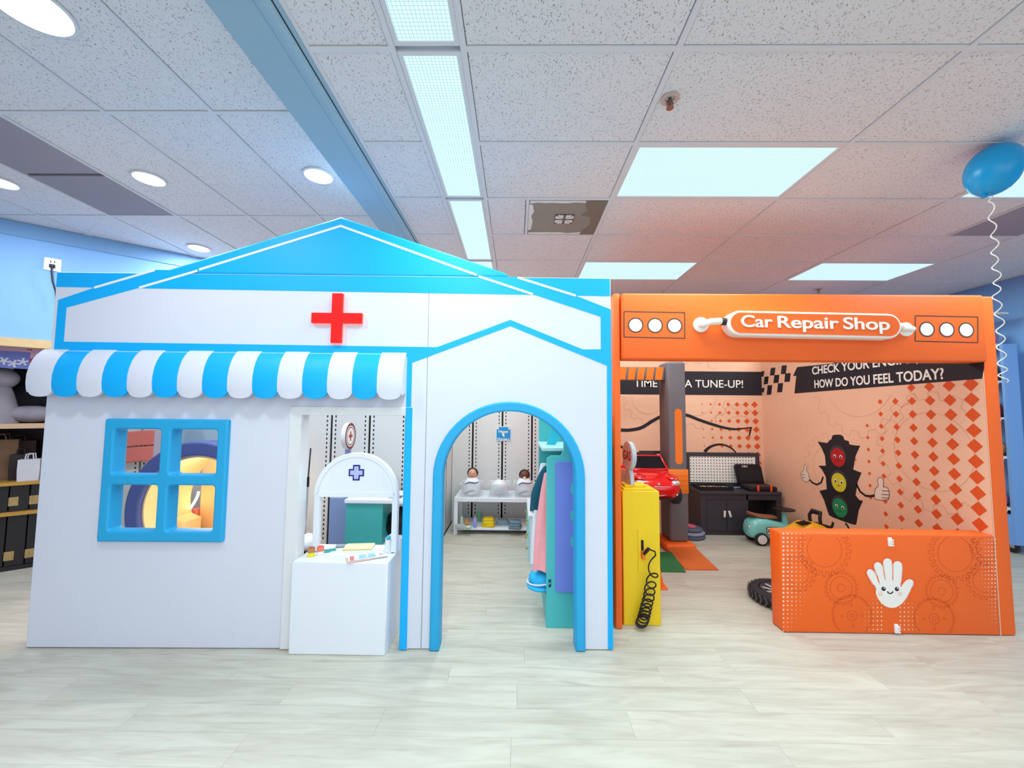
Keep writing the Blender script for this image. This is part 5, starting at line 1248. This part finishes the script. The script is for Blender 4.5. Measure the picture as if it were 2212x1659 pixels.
on_shelf('paper_bag', 74, 1, .32, 'small white paper bag with dark mark on the storage shelf', 'bag', bag('#c9c6d0',.07,.2,.05))
on_shelf('paper_bag', 55, 1, .45, 'low black paper bag next to the white one on the storage shelf', 'bag', bag('#2a1f22',.07,.24,.05))
GF = mat('grey_fleece','#8e8794',.95,.15,20,.6,70)
on_shelf('fleece_blanket', 70, 0, .44, 'rolled pale grey fleece blanket on the top storage shelf', 'blanket', lambda t: MB().ball((0,0,.085),.24,.12,.08,24,12,.05,6).obj('roll', GF, t, 60))
on_shelf('dark_jacket', 75, 0, .69, 'black folded jacket lying behind the grey blanket', 'jacket', lambda t: MB().ball((0,0,.2),.3,.08,.19,24,12,.08,8).obj('cloth', mat('jacket_black','#1d1c24',.8,.2,20), t, 60))
def plush(t):
    MB().lathe((0,0,0), [(.001,0),(.14,0),(.13,.12),(.09,.28),(.07,.34),(.001,.36)], 22).obj('body', GF, t, 60); MB().ball((0,0,.42),.12,.11,.1,18,12).obj('head', GF, t, 60)
    for s in (-1, 1): MB().ball((s*.05,0,.56),.028,.02,.09,10,8).obj('ear', GF, t, 60)
on_shelf('plush_rabbit', -6, 0, .42, 'tall grey plush rabbit at the far left of the top shelf', 'plush toy', plush)
# pink patterned boxes at the top
PK = mat('pink_print','#d8a9c9',.6,.05); RDK = mat('berry_print','#a83a52',.6)
pzz = Sh(60,800,.5)[1]
pk = thing('pink_poster', 'pink patterned poster with a flower picture above the storage shelf', 'poster', LWp(0,0,0), ang)
q0, q1 = Sh(-40,745,.2), Sh(160,798,.2)
MB().box(q0[0],q1[0],.2,.212,q1[1],q0[1]+.02).obj('sheet', PK, pk)
FK = (V((0,.199,0)), V((1,0,0)), V((0,0,1)), V((0,-1,0)))
for u, v in ((66,752),(92,752),(65,778),(92,780),(118,752)):
    c = Sh(u, v, .2); plate('berry_print', [gear(c[0],c[1],.016,6,.01)], FK, .001, RDK, pk)
c = Sh(32,776,.2); ph = MB().box(c[0]-.1,c[0]+.09,.195,.199,c[1]-.085,c[1]+.07).obj('picture', mat('picture_blue','#6d78c4',.6,.1), pk)
for k in range(3): plate('flower_print', [gear(c[0]-.06+.055*k,c[1]-.02-.02*(k%2),.016,5,.02,.3*k)], (V((0,.1945,0)),)+FK[1:], .001, mat('flower_white','#d6d6ec',.6), ph)

# blue shelf unit on castors at the far right
yr_ = 4.5; xr0 = wy(2170,900,yr_).x
t = thing('blue_shelf_unit', 'light blue shelf unit on castors with scalloped white shelf edges at the far right', 'shelf', (xr0, yr_, 0))
LB_ = mat('unit_blue','#86b2ea',.5,.03)
zr0 = .1
MB().box(.03,.19,0,.03,zr0,2.3).obj('end_panel', LB_, t)
MB().box(.16,.19,.03,1.15,zr0,2.3).obj('back_panel', LB_, t); MB().box(.0,.16,.03,1.15,zr0,zr0+.32).obj('base_cabinet', LB_, t)
tops = [wy(2162,v,yr_+.3).z for v in (1090,985,905,830,755,690)]
for z in tops:
    bd_ = MB().box(.0,.16,.03,1.15,z,z+.02).obj('shelf_board', PRINTW, t)
    for k in range(9):
        c = (.09+k*.12); lp = [(-(c-.06),0)] + [(-(c)+.06*cos(a), -.045*abs(sin(a))) for a in [pi*j/8 for j in range(9)]][::-1]
        plate('scallop', [[(x_, z_+z) for x_, z_ in lp[1:]]], FX(-.002), .004, PRINTW, bd_)
for y in (.08,1.05):
    w = MB().lathe((.1,y,.05), [(.001,-.015),(.05,-.015),(.05,.015),(.001,.015)], 18, 'x').obj('castor', CHAR, t, 40); MB().box(.08,.12,y-.02,y+.02,.05,zr0).obj('castor_fork', CHROME, t)
cs_ = ['#b06a9a','#7a3f4a','#c9906a','#5a4a86','#8a3a3a','#a9a0b8','#3f3f52','#c07a70']
pos = ['lowest','second','third','fourth','fifth']
for i, z in enumerate(tops[:5]):
    for j in range(2):
        c_ = cs_[(i*2+j) % 8]; o = thing('plush_toy', ['dark','soft'][j]+' little plush toy on the '+pos[i]+' scalloped shelf, '+['near','far'][j]+' end', 'plush toy', (xr0+.08, yr_+.2+j*.4, z+.021), 0, 'plush toys on the blue shelf unit')
        MB().ball((0,0,.08),.07,.12,.08,14,10,.06,i*3+j).obj('body', mat('plush'+c_, c_, .9, .2, 25), o, 60); MB().ball((-.01,-.03,.175),.05,.055,.045,12,8).obj('head', MATS['plush'+c_], o, 60)
